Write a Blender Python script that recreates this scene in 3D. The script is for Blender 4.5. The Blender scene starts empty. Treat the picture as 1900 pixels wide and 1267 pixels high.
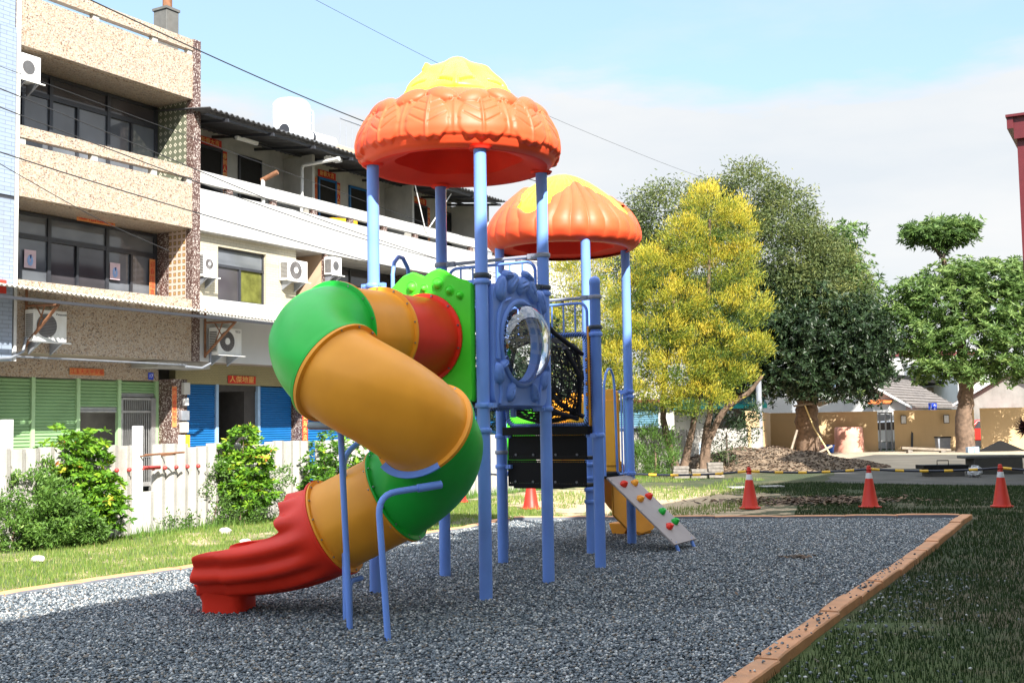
import bpy, math, random
import numpy as np
from math import sin, cos, pi, radians, atan2, sqrt, hypot
from mathutils import Matrix, Vector
random.seed(7)
RNG = np.random.default_rng(11)
sc = bpy.context.scene
COL = sc.collection

# ---------------------------------------------------------------- camera
CAMF, PITCH, ROLL, EYE = 2119.0, 0.0725, -0.0161, 1.55
cam = bpy.data.cameras.new('camera')
cam.sensor_width = 36.0
cam.lens = CAMF / 1900.0 * 36.0
cam.clip_start = 0.05
cam.clip_end = 2000
camo = bpy.data.objects.new('camera', cam)
COL.objects.link(camo)
fw = Vector((0, cos(PITCH), sin(PITCH)))
rt0 = Vector((1, 0, 0))
up0 = Vector((0, -sin(PITCH), cos(PITCH)))
rt = rt0 * cos(ROLL) + up0 * sin(ROLL)
up = up0 * cos(ROLL) - rt0 * sin(ROLL)
camo.matrix_world = Matrix(((rt.x, up.x, -fw.x, 0), (rt.y, up.y, -fw.y, 0), (rt.z, up.z, -fw.z, EYE), (0, 0, 0, 1)))
sc.camera = camo

# ---------------------------------------------------------------- exposure, world, sun
vs = sc.view_settings
vs.view_transform = 'Standard'
vs.look = 'None'
vs.gamma = 1.0
vs.use_curve_mapping = False
vs.exposure = 1.5
SUN_H = Vector((0.349, -0.936, 0)).normalized()     # horizontal direction towards the sun
SUN_ELEV = radians(39.8)
world = bpy.data.worlds.new('World')
sc.world = world
world.use_nodes = True
wn = world.node_tree
wn.nodes.clear()
w_out = wn.nodes.new('ShaderNodeOutputWorld')
w_bg = wn.nodes.new('ShaderNodeBackground')
w_bg.inputs[1].default_value = 0.10
sky = wn.nodes.new('ShaderNodeTexSky')
sky.sky_type = 'NISHITA'
sky.sun_disc = False
sky.sun_elevation = SUN_ELEV
sky.sun_rotation = atan2(SUN_H.x, SUN_H.y)
sky.air_density = 1.0
sky.dust_density = 0.6
sky.ozone_density = 1.5
w_tc = wn.nodes.new('ShaderNodeTexCoord')
w_sep = wn.nodes.new('ShaderNodeSeparateXYZ')
wn.links.new(w_tc.outputs['Generated'], w_sep.inputs[0])
w_map = wn.nodes.new('ShaderNodeMapping')
w_map.inputs['Scale'].default_value = (1.6, 1.6, 6.0)
wn.links.new(w_tc.outputs['Generated'], w_map.inputs[0])
w_noi = wn.nodes.new('ShaderNodeTexNoise')
w_noi.inputs['Scale'].default_value = 2.2
w_noi.inputs['Detail'].default_value = 7.0
w_noi.inputs['Roughness'].default_value = 0.55
wn.links.new(w_map.outputs[0], w_noi.inputs['Vector'])
def wmath(op, a, b, clamp=False):
    n = wn.nodes.new('ShaderNodeMath'); n.operation = op; n.use_clamp = clamp
    for i, v in enumerate((a, b)):
        if isinstance(v, (int, float)): n.inputs[i].default_value = v
        else: wn.links.new(v, n.inputs[i])
    return n.outputs[0]
# bank of thin white cloud up to about 17 degrees, its edge broken by noise
edge = wmath('ADD', 0.292, wmath('MULTIPLY', wmath('SUBTRACT', w_noi.outputs['Fac'], 0.5), 0.16))
low = wmath('MULTIPLY', wmath('SUBTRACT', edge, w_sep.outputs['Z']), 34.0, True)
wisp = wmath('MULTIPLY', wmath('SUBTRACT', w_noi.outputs['Fac'], 0.50), 2.2, True)
cmask = wmath('MAXIMUM', wmath('MULTIPLY', low, 0.96), wmath('MULTIPLY', wisp, 0.7))
w_mix = wn.nodes.new('ShaderNodeMix')
w_mix.data_type = 'RGBA'
wn.links.new(cmask, w_mix.inputs[0])
w_pale = wn.nodes.new('ShaderNodeMix'); w_pale.data_type = 'RGBA'; w_pale.inputs[0].default_value = 0.55
wn.links.new(sky.outputs[0], w_pale.inputs[6]); w_pale.inputs[7].default_value = (2.3, 3.3, 4.2, 1)
wn.links.new(w_pale.outputs[2], w_mix.inputs[6])
w_cl = wn.nodes.new('ShaderNodeMix'); w_cl.data_type = 'RGBA'
wn.links.new(wmath('MULTIPLY', wmath('SUBTRACT', w_noi.outputs['Fac'], 0.33), 2.8, True), w_cl.inputs[0])
w_cl.inputs[6].default_value = (2.92, 3.08, 3.24, 1); w_cl.inputs[7].default_value = (3.42, 3.42, 3.40, 1)
wn.links.new(w_cl.outputs[2], w_mix.inputs[7])
# unseen bright cloud added high overhead to lift the fill light
hi = wmath('MULTIPLY', wmath('MULTIPLY', wmath('SUBTRACT', w_sep.outputs['Z'], 0.42), 5.0, True), wmath('MULTIPLY', wmath('SUBTRACT', w_noi.outputs['Fac'], 0.30), 4.0, True))
w_hi = wn.nodes.new('ShaderNodeMix'); w_hi.data_type = 'RGBA'
wn.links.new(hi, w_hi.inputs[0]); wn.links.new(w_mix.outputs[2], w_hi.inputs[6]); w_hi.inputs[7].default_value = (7.3, 7.8, 8.6, 1)
wn.links.new(w_hi.outputs[2], w_bg.inputs[0])
wn.links.new(w_bg.outputs[0], w_out.inputs[0])

sl = bpy.data.lights.new('sun', 'SUN')
sl.energy = 4.8
sl.angle = radians(0.53)
sl.color = (1.0, 0.95, 0.86)
slo = bpy.data.objects.new('sun', sl)
COL.objects.link(slo)
sdir = Vector((SUN_H.x * cos(SUN_ELEV), SUN_H.y * cos(SUN_ELEV), sin(SUN_ELEV)))
slo.rotation_euler = sdir.to_track_quat('Z', 'Y').to_euler()
slo.location = (30, -30, 40)
sc.cycles.max_bounces = 6
sc.cycles.diffuse_bounces = 3
sc.cycles.transparent_max_bounces = 12
sc.cycles.sample_clamp_indirect = 6.0

# ---------------------------------------------------------------- frames (origin + heading)
class Fr:
    def __init__(s, ox, oy, ang, oz=0.0):
        s.o = (ox, oy, oz); s.a = ang
        s.m = np.array([[cos(ang), -sin(ang), 0], [sin(ang), cos(ang), 0], [0, 0, 1]])
    def w(s, v):
        return np.asarray(v, float) @ s.m.T + np.array(s.o)
    def pt(s, x, y, z=0.0):
        return tuple(s.w([x, y, z]))
WORLD = Fr(0, 0, 0)
PA = atan2(.8721, .4893)
PLAY = Fr(-.266, 10.254, PA)              # play structure: x along its length, y to the left
FA = radians(59.98)
FAC = Fr(-sin(FA) * 20.5, cos(FA) * 20.5, FA)   # terrace houses: x along the street, -y faces the playground

# ---------------------------------------------------------------- objects
def thing(name, label, cat, loc, rz=0.0, group=None):
    o = bpy.data.objects.new(name, None)
    COL.objects.link(o)
    o.empty_display_size = 0.1
    o.location = loc
    o.rotation_euler = (0, 0, rz)
    tag(o, label, cat, group)
    return o
def tag(o, label, cat, group=None, kind=None):
    if label: o['label'] = label
    if cat: o['category'] = cat
    if group: o['group'] = group
    if kind: o['kind'] = kind
    return o
def struct(o):
    o['kind'] = 'structure'
    return o
def rootof(o):
    while o.parent: o = o.parent
    return o
def copy_tree(o, loc=None, rz=None, label=None, parent=None):
    c = o.copy()
    COL.objects.link(c)
    c.parent = parent
    if loc is not None: c.location = loc
    if rz is not None: c.rotation_euler = (0, 0, rz)
    if label: c['label'] = label
    for ch in [q for q in o.children]:
        copy_tree(ch, parent=c)
    return c

class MB:
    """collects shapes in one frame, then becomes one mesh object"""
    def __init__(s, fr=WORLD):
        s.fr = fr; s.v = []; s.f = []; s.mi = []; s.m = 0
    def raw(s, V, Fs):
        b = len(s.v)
        s.v.extend([tuple(map(float, p)) for p in V])
        s.f.extend([tuple(b + i for i in f) for f in Fs])
        s.mi.extend([s.m] * len(Fs))
        return s
    def box(s, x0, x1, y0, y1, z0, z1):
        V = [(x, y, z) for z in (z0, z1) for y in (y0, y1) for x in (x0, x1)]
        return s.raw(V, [(0, 2, 3, 1), (4, 5, 7, 6), (0, 1, 5, 4), (2, 6, 7, 3), (0, 4, 6, 2), (1, 3, 7, 5)])
    def obox(s, c, size, ex, ey=None, ez=None):
        ex = Vector(ex).normalized()
        ez = Vector(ez).normalized() if ez else Vector((0, 0, 1))
        ey = Vector(ey).normalized() if ey else ez.cross(ex).normalized()
        c = Vector(c); V = []
        for k in (-.5, .5):
            for j in (-.5, .5):
                for i in (-.5, .5):
                    V.append(c + ex * (i * size[0]) + ey * (j * size[1]) + ez * (k * size[2]))
        return s.raw(V, [(0, 2, 3, 1), (4, 5, 7, 6), (0, 1, 5, 4), (2, 6, 7, 3), (0, 4, 6, 2), (1, 3, 7, 5)])
    def tube(s, P, r, n=12, caps=True, closed=False):
        P = [Vector(p) for p in P]
        R = r if isinstance(r, (list, tuple)) else [r] * len(P)
        rings = []; up = None; N = len(P)
        for i, p in enumerate(P):
            if closed: t = (P[(i + 1) % N] - P[i - 1])
            else: t = (P[min(i + 1, N - 1)] - P[max(i - 1, 0)])
            t.normalize()
            if up is None:
                up = Vector((0, 0, 1)) if abs(t.z) < .9 else Vector((1, 0, 0))
            up = (up - t * up.dot(t))
            if up.length < 1e-6: up = t.orthogonal()
            up.normalize()
            b = t.cross(up)
            rings.append([p + (up * cos(2 * pi * k / n) + b * sin(2 * pi * k / n)) * R[i] for k in range(n)])
        V = [q for rg in rings for q in rg]; Fs = []
        for i in range(N if closed else N - 1):
            j = (i + 1) % N
            for k in range(n):
                Fs.append((i * n + k, j * n + k, j * n + (k + 1) % n, i * n + (k + 1) % n)[::-1])
        if caps and not closed:
            Fs.append(tuple(range(n))); Fs.append(tuple(range((N - 1) * n, N * n))[::-1])
        return s.raw(V, Fs)
    def cyl(s, x, y, z0, z1, r, r1=None, n=20):
        return s.tube([(x, y, z0), (x, y, z1)], [r, r if r1 is None else r1], n)
    def lathe(s, prof, c=(0, 0), n=32, a0=0.0, wob=None):
        V = []; Fs = []
        for i, (r, z) in enumerate(prof):
            for k in range(n):
                a = a0 + 2 * pi * k / n
                rr = r if wob is None else r + wob(a, i)
                V.append((c[0] + rr * cos(a), c[1] + rr * sin(a), z))
        for i in range(len(prof) - 1):
            for k in range(n):
                Fs.append((i * n + k, i * n + (k + 1) % n, (i + 1) * n + (k + 1) % n, (i + 1) * n + k))
        return s.raw(V, Fs)
    def prism(s, poly, axis, d0, d1):
        """poly of 2-D points, extruded along 'x','y' or 'z' from d0 to d1"""
        def mk(p, d):
            return {'x': (d, p[0], p[1]), 'y': (p[0], d, p[1]), 'z': (p[0], p[1], d)}[axis]
        n = len(poly)
        V = [mk(p, d0) for p in poly] + [mk(p, d1) for p in poly]
        Fs = [tuple(range(n)), tuple(range(n, 2 * n))[::-1]]
        Fs += [(k, k + n, (k + 1) % n + n, (k + 1) % n) for k in range(n)]
        return s.raw(V, Fs)
    def grid(s, rows, closeu=False, flip=False):
        m = len(rows); n = len(rows[0]); V = [p for r in rows for p in r]; Fs = []
        for i in range(m - 1):
            for k in range(n if closeu else n - 1):
                q = (i * n + k, i * n + (k + 1) % n, (i + 1) * n + (k + 1) % n, (i + 1) * n + k)
                Fs.append(q[::-1] if flip else q)
        return s.raw(V, Fs)
    def ball(s, c, r, n=10, m=8, sq=(1, 1, 1)):
        rows = []
        for i in range(m + 1):
            t = -pi / 2 + pi * i / m
            rows.append([(c[0] + r * sq[0] * cos(t) * cos(2 * pi * k / n), c[1] + r * sq[1] * cos(t) * sin(2 * pi * k / n), c[2] + r * sq[2] * sin(t)) for k in range(n)])
        return s.grid(rows, True)
    def build(s, name, mats, parent=None, smooth=None, bevel=None, solid=None, fix=False):
        me = bpy.data.meshes.new(name)
        V = s.fr.w(np.array(s.v))
        if parent is not None:
            r = rootof(parent)
            a = -r.rotation_euler.z
            m = np.array([[cos(a), -sin(a), 0], [sin(a), cos(a), 0], [0, 0, 1]])
            V = (V - np.array(r.location)) @ m.T
        me.from_pydata(V.tolist(), [], s.f)
        if not isinstance(mats, (list, tuple)): mats = [mats]
        for m_ in mats: me.materials.append(m_)
        if len(mats) > 1: me.polygons.foreach_set('material_index', s.mi)
        if fix:
            import bmesh
            bm = bmesh.new(); bm.from_mesh(me)
            bmesh.ops.remove_doubles(bm, verts=bm.verts, dist=1e-5)
            bmesh.ops.recalc_face_normals(bm, faces=bm.faces)
            bm.to_mesh(me); bm.free()
        if smooth is not None:
            me.shade_smooth()
            me.set_sharp_from_angle(angle=radians(smooth))
        me.update()
        o = bpy.data.objects.new(name, me)
        COL.objects.link(o)
        if parent is not None: o.parent = parent
        if solid:
            md = o.modifiers.new('solid', 'SOLIDIFY'); md.thickness = solid; md.offset = 0
        if bevel:
            md = o.modifiers.new('bevel', 'BEVEL'); md.width = bevel; md.segments = 2; md.limit_method = 'ANGLE'; md.angle_limit = radians(40)
            me.shade_smooth(); me.set_sharp_from_angle(angle=radians(50))
        return o

def npmesh(name, V, nv, Fi, mat, parent=None, attrs=None, smooth=False, origin=None):
    """fast mesh: V (n,3); Fi flat list of loops with nv verts per face; attrs: dict of per-face floats"""
    me = bpy.data.meshes.new(name)
    V = np.asarray(V, np.float32)
    if parent is not None:
        r = rootof(parent); a = -r.rotation_euler.z
        m = np.array([[cos(a), -sin(a), 0], [sin(a), cos(a), 0], [0, 0, 1]])
        V = ((V - np.array(r.location)) @ m.T).astype(np.float32)
    nf = len(Fi) // nv
    me.vertices.add(len(V)); me.vertices.foreach_set('co', V.ravel())
    me.loops.add(len(Fi)); me.loops.foreach_set('vertex_index', np.asarray(Fi, np.int32))
    me.polygons.add(nf); me.polygons.foreach_set('loop_start', np.arange(nf, dtype=np.int32) * nv)
    try: me.polygons.foreach_set('loop_total', np.full(nf, nv, np.int32))
    except Exception: pass
    if attrs:
        for k, a in attrs.items():
            at = me.attributes.new(k, 'FLOAT', 'FACE'); at.data.foreach_set('value', np.asarray(a, np.float32))
    me.update(calc_edges=True)
    me.polygons.foreach_set('use_smooth', np.full(nf, smooth))
    me.materials.append(mat)
    o = bpy.data.objects.new(name, me)
    COL.objects.link(o)
    if parent is not None: o.parent = parent
    return o

def text(name, s, size, fr, pos, mat, parent, facing='-y', sx=1.0, ext=0.002, align='CENTER', vert=False, spacing=1.15):
    """lettering as a mesh on a plane whose outward normal is -y of the frame"""
    cu = bpy.data.curves.new(name, 'FONT')
    cu.body = '\n'.join(s) if vert else s
    cu.size = size; cu.align_x = align; cu.align_y = 'CENTER' if not vert else 'TOP'
    cu.space_line = spacing; cu.extrude = ext; cu.resolution_u = 2
    tmp = bpy.data.objects.new('tmp_text', cu)
    COL.objects.link(tmp)
    bpy.context.view_layer.update()
    me = bpy.data.meshes.new_from_object(tmp)
    bpy.data.objects.remove(tmp)
    V = np.array([tuple(v.co) for v in me.vertices]) if len(me.vertices) else np.zeros((0, 3))
    if len(V) == 0: return None
    L = np.stack([V[:, 0] * sx, -V[:, 2], V[:, 1]], 1) + np.array(pos)
    W = fr.w(L)
    r = rootof(parent); a = -r.rotation_euler.z
    m = np.array([[cos(a), -sin(a), 0], [sin(a), cos(a), 0], [0, 0, 1]])
    W = (W - np.array(r.location)) @ m.T
    me.vertices.foreach_set('co', W.astype(np.float32).ravel())
    me.materials.clear(); me.materials.append(mat); me.update()
    me.name = name
    o = bpy.data.objects.new(name, me); COL.objects.link(o); o.parent = parent
    return o

# ---------------------------------------------------------------- materials
class N:
    def __init__(s, name):
        s.mt = bpy.data.materials.new(name); s.mt.use_nodes = True
        s.t = s.mt.node_tree; s.b = s.t.nodes['Principled BSDF']; s.out = s.t.nodes['Material Output']
        s.tc = None
    def new(s, ty, **kw):
        n = s.t.nodes.new(ty)
        for k, v in kw.items(): setattr(n, k, v)
        return n
    def put(s, sock, v):
        if hasattr(v, 'is_linked') or hasattr(v, 'links'): s.t.links.new(v, sock)
        else:
            if isinstance(v, tuple) and len(v) == 3: v = (*v, 1) if sock.type == 'RGBA' else v
            sock.default_value = v
    def co(s, kind='Object', scale=(1, 1, 1), rot=(0, 0, 0)):
        if s.tc is None: s.tc = s.new('ShaderNodeTexCoord')
        m = s.new('ShaderNodeMapping'); s.t.links.new(s.tc.outputs[kind], m.inputs[0])
        m.inputs['Scale'].default_value = scale; m.inputs['Rotation'].default_value = rot
        return m.outputs[0]
    def noise(s, scale, detail=3, rough=.5, co=None, dist=0.0):
        n = s.new('ShaderNodeTexNoise'); s.put(n.inputs['Scale'], scale); s.put(n.inputs['Detail'], detail); s.put(n.inputs['Roughness'], rough)
        s.put(n.inputs['Distortion'], dist)
        s.t.links.new(co or s.co(), n.inputs['Vector']); return n.outputs['Fac']
    def vor(s, scale, co=None, rnd=1.0, feature='F1', out='Color'):
        n = s.new('ShaderNodeTexVoronoi', feature=feature); s.put(n.inputs['Scale'], scale); s.put(n.inputs['Randomness'], rnd)
        s.t.links.new(co or s.co(), n.inputs['Vector']); return n.outputs[out]
    def math(s, op, a, b=0.0, c=None, clamp=False):
        n = s.new('ShaderNodeMath', operation=op); n.use_clamp = clamp
        s.put(n.inputs[0], a); s.put(n.inputs[1], b)
        if c is not None: s.put(n.inputs[2], c)
        return n.outputs[0]
    def ramp(s, fac, stops, interp='LINEAR'):
        n = s.new('ShaderNodeValToRGB'); n.color_ramp.interpolation = interp
        e = n.color_ramp.elements
        while len(e) < len(stops): e.new(0.5)
        for k, (p, c) in enumerate(stops): e[k].position = p; e[k].color = (*c, 1)
        s.put(n.inputs[0], fac); return n.outputs[0]
    def mix(s, fac, a, b, mode='MIX'):
        n = s.new('ShaderNodeMix', data_type='RGBA', blend_type=mode)
        s.put(n.inputs[0], fac); s.put(n.inputs[6], a); s.put(n.inputs[7], b); return n.outputs[2]
    def attr(s, nm):
        n = s.new('ShaderNodeAttribute'); n.attribute_name = nm; return n.outputs['Fac']
    def bump(s, h, strength=.3, dist=.01):
        n = s.new('ShaderNodeBump'); s.put(n.inputs['Strength'], strength); s.put(n.inputs['Distance'], dist); s.put(n.inputs['Height'], h)
        s.t.links.new(n.outputs[0], s.b.inputs['Normal']); return n
    def base(s, c): s.put(s.b.inputs['Base Color'], c)
    def rough(s, r): s.put(s.b.inputs['Roughness'], r)

def M(name, c, rough=.5, var=.12, vs=6.0, bump=0.0, bs=40.0, metal=0.0, coat=0.0, dirt=0.0, dirtc=(.12, .10, .08), spec=.5):
    n = N(name)
    f = n.noise(vs, 4)
    lo = tuple(x * (1 - var) for x in c); hi = tuple(min(1, x * (1 + var)) for x in c)
    col = n.ramp(f, [(.3, lo), (.7, hi)])
    if dirt:
        d = n.noise(vs * .6, 8, .7, n.co('Object', (1, 1, .35)))
        col = n.mix(n.ramp(d, [(.50, (0, 0, 0)), (.72, (dirt, dirt, dirt))]), col, dirtc)
    n.base(col)
    n.rough(n.math('ADD', n.math('MULTIPLY', n.noise(vs * 3, 3), .14), rough - .07))
    n.b.inputs['Metallic'].default_value = metal
    n.b.inputs['Coat Weight'].default_value = coat
    n.b.inputs['Specular IOR Level'].default_value = spec
    if bump: n.bump(n.noise(bs, 4), bump, .01)
    return n.mt
# ================================================================ materials
def plastic(name, c, c2=None, rough=.36, spec=.38):
    n = N(name)
    f = n.noise(2.3, 3)
    fine = n.noise(900, 2)
    lo = tuple(x * .90 for x in c)
    col = n.ramp(f, [(.35, lo), (.68, c2 or c)])
    chalk = n.noise(5.0, 8, .7)
    col = n.mix(n.ramp(chalk, [(.58, (0, 0, 0)), (.9, (.05, .05, .05))]), col, (.6, .6, .58))
    n.base(col)
    n.rough(n.math('ADD', n.math('MULTIPLY', chalk, .22), rough - .1))
    n.b.inputs['Specular IOR Level'].default_value = spec
    n.b.inputs['Subsurface Weight'].default_value = 0.0
    n.bump(n.math('ADD', n.math('MULTIPLY', fine, .25), n.noise(3.5, 2)), .10, .012)
    return n.mt
m_post = plastic('blue_powder_coat', (.18, .335, .87), (.19, .355, .89), .30)
m_bluepanel = plastic('blue_moulded_plastic', (.15, .28, .74), (.165, .30, .78), .42)
m_greyclamp = plastic('grey_clamp_metal', (.30, .33, .42), None, .42)
m_darkclamp = plastic('dark_clamp_rubber', (.05, .065, .09), None, .35)
m_orange = plastic('orange_plastic', (.97, .385, .028), (.99, .41, .033), .40)
m_red = plastic('red_plastic', (.86, .034, .012), (.90, .04, .015), .40)
m_green = plastic('green_plastic', (.015, .50, .05), (.018, .54, .055), .40)
m_lime = plastic('bright_green_plastic', (.07, .72, .03), (.08, .75, .035), .42)
m_roofred = plastic('orange_red_roof_plastic', (.97, .10, .034), (.99, .115, .04), .46, .30)
m_roofund = plastic('red_roof_underside', (.98, .055, .03), None, .75, .12)
m_roofyel = plastic('yellow_green_plastic', (.78, .76, .045), (.80, .82, .06), .4)
m_roofyel2 = plastic('golden_yellow_plastic', (.92, .74, .02), (.92, .80, .03), .35)
m_bolt = M('steel_bolt', (.30, .30, .30), .35, metal=.8)
m_black = M('black_coated_steel', (.005, .005, .006), .6, spec=.25)
m_rope = M('black_rope', (.010, .011, .016), .8, bump=.5, bs=200)
m_pad = M('black_padding', (.010, .011, .02), .65)
m_board = M('grey_climbing_board', (.36, .31, .30), .6, var=.06, vs=3)
m_hole = M('open_pipe_end', (.01, .01, .01), .9)

def mk_perf():
    n = N('perforated_black_plate')
    sep = n.new('ShaderNodeSeparateXYZ'); n.t.links.new(n.co(), sep.inputs[0])
    def cell(o, k):
        f = n.math('FRACT', n.math('MULTIPLY', o, k)); return n.math('ABSOLUTE', n.math('SUBTRACT', f, .5))
    cy = cell(sep.outputs['Y'], 34.0); cz = cell(sep.outputs['Z'], 34.0)
    d = n.math('SQRT', n.math('ADD', n.math('MULTIPLY', cy, cy), n.math('MULTIPLY', cz, cz)))
    hole = n.math('LESS_THAN', d, .13)
    # punched only in bands
    bz = n.math('GREATER_THAN', n.math('FRACT', n.math('MULTIPLY', sep.outputs['Z'], 3.3)), .68)
    a = n.math('SUBTRACT', 1.0, n.math('MULTIPLY', hole, bz))
    n.base((.004, .004, .005)); n.rough(.6); n.b.inputs['Specular IOR Level'].default_value = .25
    n.put(n.b.inputs['Alpha'], a)
    return n.mt
m_perf = mk_perf()

def mk_netskin():
    n = N('fine_black_netting')
    d = n.vor(26, n.co('Object', (1, 1, 1)), .75, 'DISTANCE_TO_EDGE', 'Distance')
    n.base((.012, .013, .018)); n.rough(.8)
    n.put(n.b.inputs['Alpha'], n.math('LESS_THAN', d, .20))
    return n.mt
m_netskin = mk_netskin()
def mk_acrylic():
    n = N('clear_acrylic')
    tr = n.new('ShaderNodeBsdfTransparent'); tr.inputs[0].default_value = (.90, .93, .96, 1)
    gl = n.new('ShaderNodeBsdfGlossy'); gl.inputs['Roughness'].default_value = .05
    lw = n.new('ShaderNodeLayerWeight'); lw.inputs[0].default_value = .35
    mx = n.new('ShaderNodeMixShader')
    sc_ = n.noise(18, 6, .7)
    f = n.math('ADD', n.math('MULTIPLY', lw.outputs['Fresnel'], 1.25), n.math('MULTIPLY', sc_, .22), clamp=True)
    n.t.links.new(f, mx.inputs[0]); n.t.links.new(tr.outputs[0], mx.inputs[1]); n.t.links.new(gl.outputs[0], mx.inputs[2])
    n.t.links.new(mx.outputs[0], n.out.inputs[0]); return n.mt
m_acrylic = mk_acrylic()

def mk_cream_tile():
    n = N('speckled_cream_tile')
    co = n.co('Object', (36, 36, 46))
    v = n.vor(1.0, co, .9)
    sep = n.new('ShaderNodeSeparateColor'); n.t.links.new(v, sep.inputs[0])
    c = n.ramp(sep.outputs[0], [(0, (.40, .33, .26)), (.26, (.31, .21, .14)), (.42, (.45, .38, .31)), (.62, (.26, .23, .21)), (.72, (.38, .30, .22)), (.92, (.13, .08, .055))], 'CONSTANT')
    g = n.noise(.9, 5, .6)
    c = n.mix(n.ramp(g, [(.45, (0, 0, 0)), (.75, (.22, .22, .22))]), c, (.30, .25, .20))
    n.base(c); n.rough(.35)
    n.bump(n.vor(1.0, co, .9, 'DISTANCE_TO_EDGE', 'Distance'), .12, .01)
    return n.mt
m_tile = mk_cream_tile()

def mk_pattern(name, size, bg, ring, core, off=True):
    n = N(name)
    sep = n.new('ShaderNodeSeparateXYZ'); n.t.links.new(n.co(), sep.inputs[0])
    u = n.math('MULTIPLY', n.math('ADD', sep.outputs['Y'], sep.outputs['X']), 1 / size); w = n.math('MULTIPLY', sep.outputs['Z'], 1 / size)
    fu = n.math('ABSOLUTE', n.math('SUBTRACT', n.math('FRACT', u), .5)); fw_ = n.math('ABSOLUTE', n.math('SUBTRACT', n.math('FRACT', w), .5))
    d = n.math('ADD', fu, fw_) if off else n.math('MAXIMUM', fu, fw_)
    n.base(n.ramp(d, [(0, core), (.17, ring), (.32 if off else .30, bg)], 'CONSTANT')); n.rough(.3)
    return n.mt
m_diamond = mk_pattern('diamond_pattern_tile', .17, (.12, .13, .09), (.62, .58, .48), (.16, .17, .11))
m_squaretile = mk_pattern('brown_square_tile', .155, (.55, .42, .36), (.17, .11, .05), (.42, .26, .10), False)
def mk_mosaic():
    n = N('dark_mosaic_tile')
    co = n.co('Object', (42, 42, 42)); v = n.vor(1, co, .35)
    sep = n.new('ShaderNodeSeparateColor'); n.t.links.new(v, sep.inputs[0])
    n.base(n.ramp(sep.outputs[0], [(0, (.075, .038, .032)), (.5, (.17, .12, .105)), (.82, (.42, .37, .34))], 'CONSTANT')); n.rough(.35); return n.mt
m_mosaic = mk_mosaic()
def mk_bricktile(name, c, mortar, w, h, var=.1, rough=.35):
    n = N(name)
    sep = n.new('ShaderNodeSeparateXYZ'); n.t.links.new(n.co(), sep.inputs[0])
    cb = n.new('ShaderNodeCombineXYZ'); n.t.links.new(n.math('ADD', sep.outputs['X'], sep.outputs['Y']), cb.inputs[0]); n.t.links.new(sep.outputs['Z'], cb.inputs[1])
    br = n.new('ShaderNodeTexBrick'); n.t.links.new(cb.outputs[0], br.inputs['Vector'])
    br.inputs['Color1'].default_value = (*c, 1); br.inputs['Color2'].default_value = (*[x * (1 - var) for x in c], 1); br.inputs['Mortar'].default_value = (*mortar, 1)
    br.inputs['Scale'].default_value = 1; br.inputs['Brick Width'].default_value = w; br.inputs['Row Height'].default_value = h; br.inputs['Mortar Size'].default_value = h * .06
    g = n.noise(.8, 7, .65, n.co('Object', (1, 1, .4)))
    n.base(n.mix(n.ramp(g, [(.5, (0, 0, 0)), (.8, (.35, .35, .35))]), br.outputs[0], (.20, .17, .14))); n.rough(rough)
    return n.mt
m_whitetile = mk_bricktile('cream_strip_tile', (.50, .45, .34), (.26, .23, .18), .23, .065)
m_greytile = mk_bricktile('pale_grey_strip_tile', (.26, .32, .42), (.12, .14, .18), .30, .085)
m_yellowtile = mk_bricktile('small_yellow_tile', (.32, .28, .15), (.15, .13, .09), .10, .045)
m_whitewall = M('white_painted_render', (.50, .50, .495), .6, var=.04, vs=1.2, bump=.15, bs=60, dirt=.30, dirtc=(.35, .33, .30))
m_oldplaster = M('grey_old_plaster', (.42, .41, .38), .8, var=.15, vs=2, dirt=.4, dirtc=(.16, .15, .13))  # even grey plaster with random dirt blotches
m_beige = M('beige_plaster', (.50, .36, .25), .8, var=.06, vs=2, dirt=.2)
m_concrete = M('plain_concrete', (.34, .33, .31), .85, var=.18, vs=3, bump=.3, bs=50, dirt=.3)
m_ceil = M('aged_ceiling', (.25, .21, .17), .85, dirt=.4)
m_frame = M('dark_bronze_window_frame', (.035, .037, .045), .35)
def mk_glass(name, c, r=.06):
    n = N(name); n.base(n.ramp(n.noise(1.1, 2), [(.35, tuple(x * .6 for x in c)), (.7, c)])); n.rough(r); n.b.inputs['Specular IOR Level'].default_value = .8
    n.bump(n.noise(1.5, 1), .04, .02); return n.mt
m_glass = mk_glass('grey_window_glass', (.16, .175, .20))
m_glass2 = mk_glass('dark_window_glass', (.07, .065, .075))
m_curtain = M('olive_curtain_glass', (.11, .115, .03), .12, var=.4, vs=4)
m_shut_g = M('pale_green_shutter_paint', (.22, .37, .18), .5, var=.08, vs=2, dirt=.15, dirtc=(.2, .28, .16))
m_shut_gp = M('green_shutter_post', (.34, .52, .28), .45, var=.06)
m_shut_b = M('blue_shutter_paint', (.010, .13, .36), .42, var=.10, vs=2)
m_shut_bp = M('pale_blue_post', (.28, .42, .60), .4)
m_steel = M('brushed_steel', (.42, .42, .42), .4, metal=.6)
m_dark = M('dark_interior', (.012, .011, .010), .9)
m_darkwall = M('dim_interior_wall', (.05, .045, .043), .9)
m_ac = M('white_ac_casing', (.72, .72, .70), .45, var=.04, dirt=.12)
m_acg = M('grey_fan_grille', (.20, .20, .21), .5)
m_acd = M('dark_fan_opening', (.10, .09, .09), .6)
m_bracket = M('galvanised_bracket', (.28, .30, .34), .5, metal=.4)
m_rust = M('rusty_steel', (.20, .09, .045), .85, var=.3, vs=8)
m_awn = M('corrugated_awning_sheet', (.55, .52, .45), .5, var=.1, vs=2, dirt=.4, dirtc=(.2, .14, .09))
m_darkroof = M('dark_corrugated_sheet', (.07, .07, .075), .55)
m_paperred = M('red_paper', (.52, .03, .015), .7)
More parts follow.
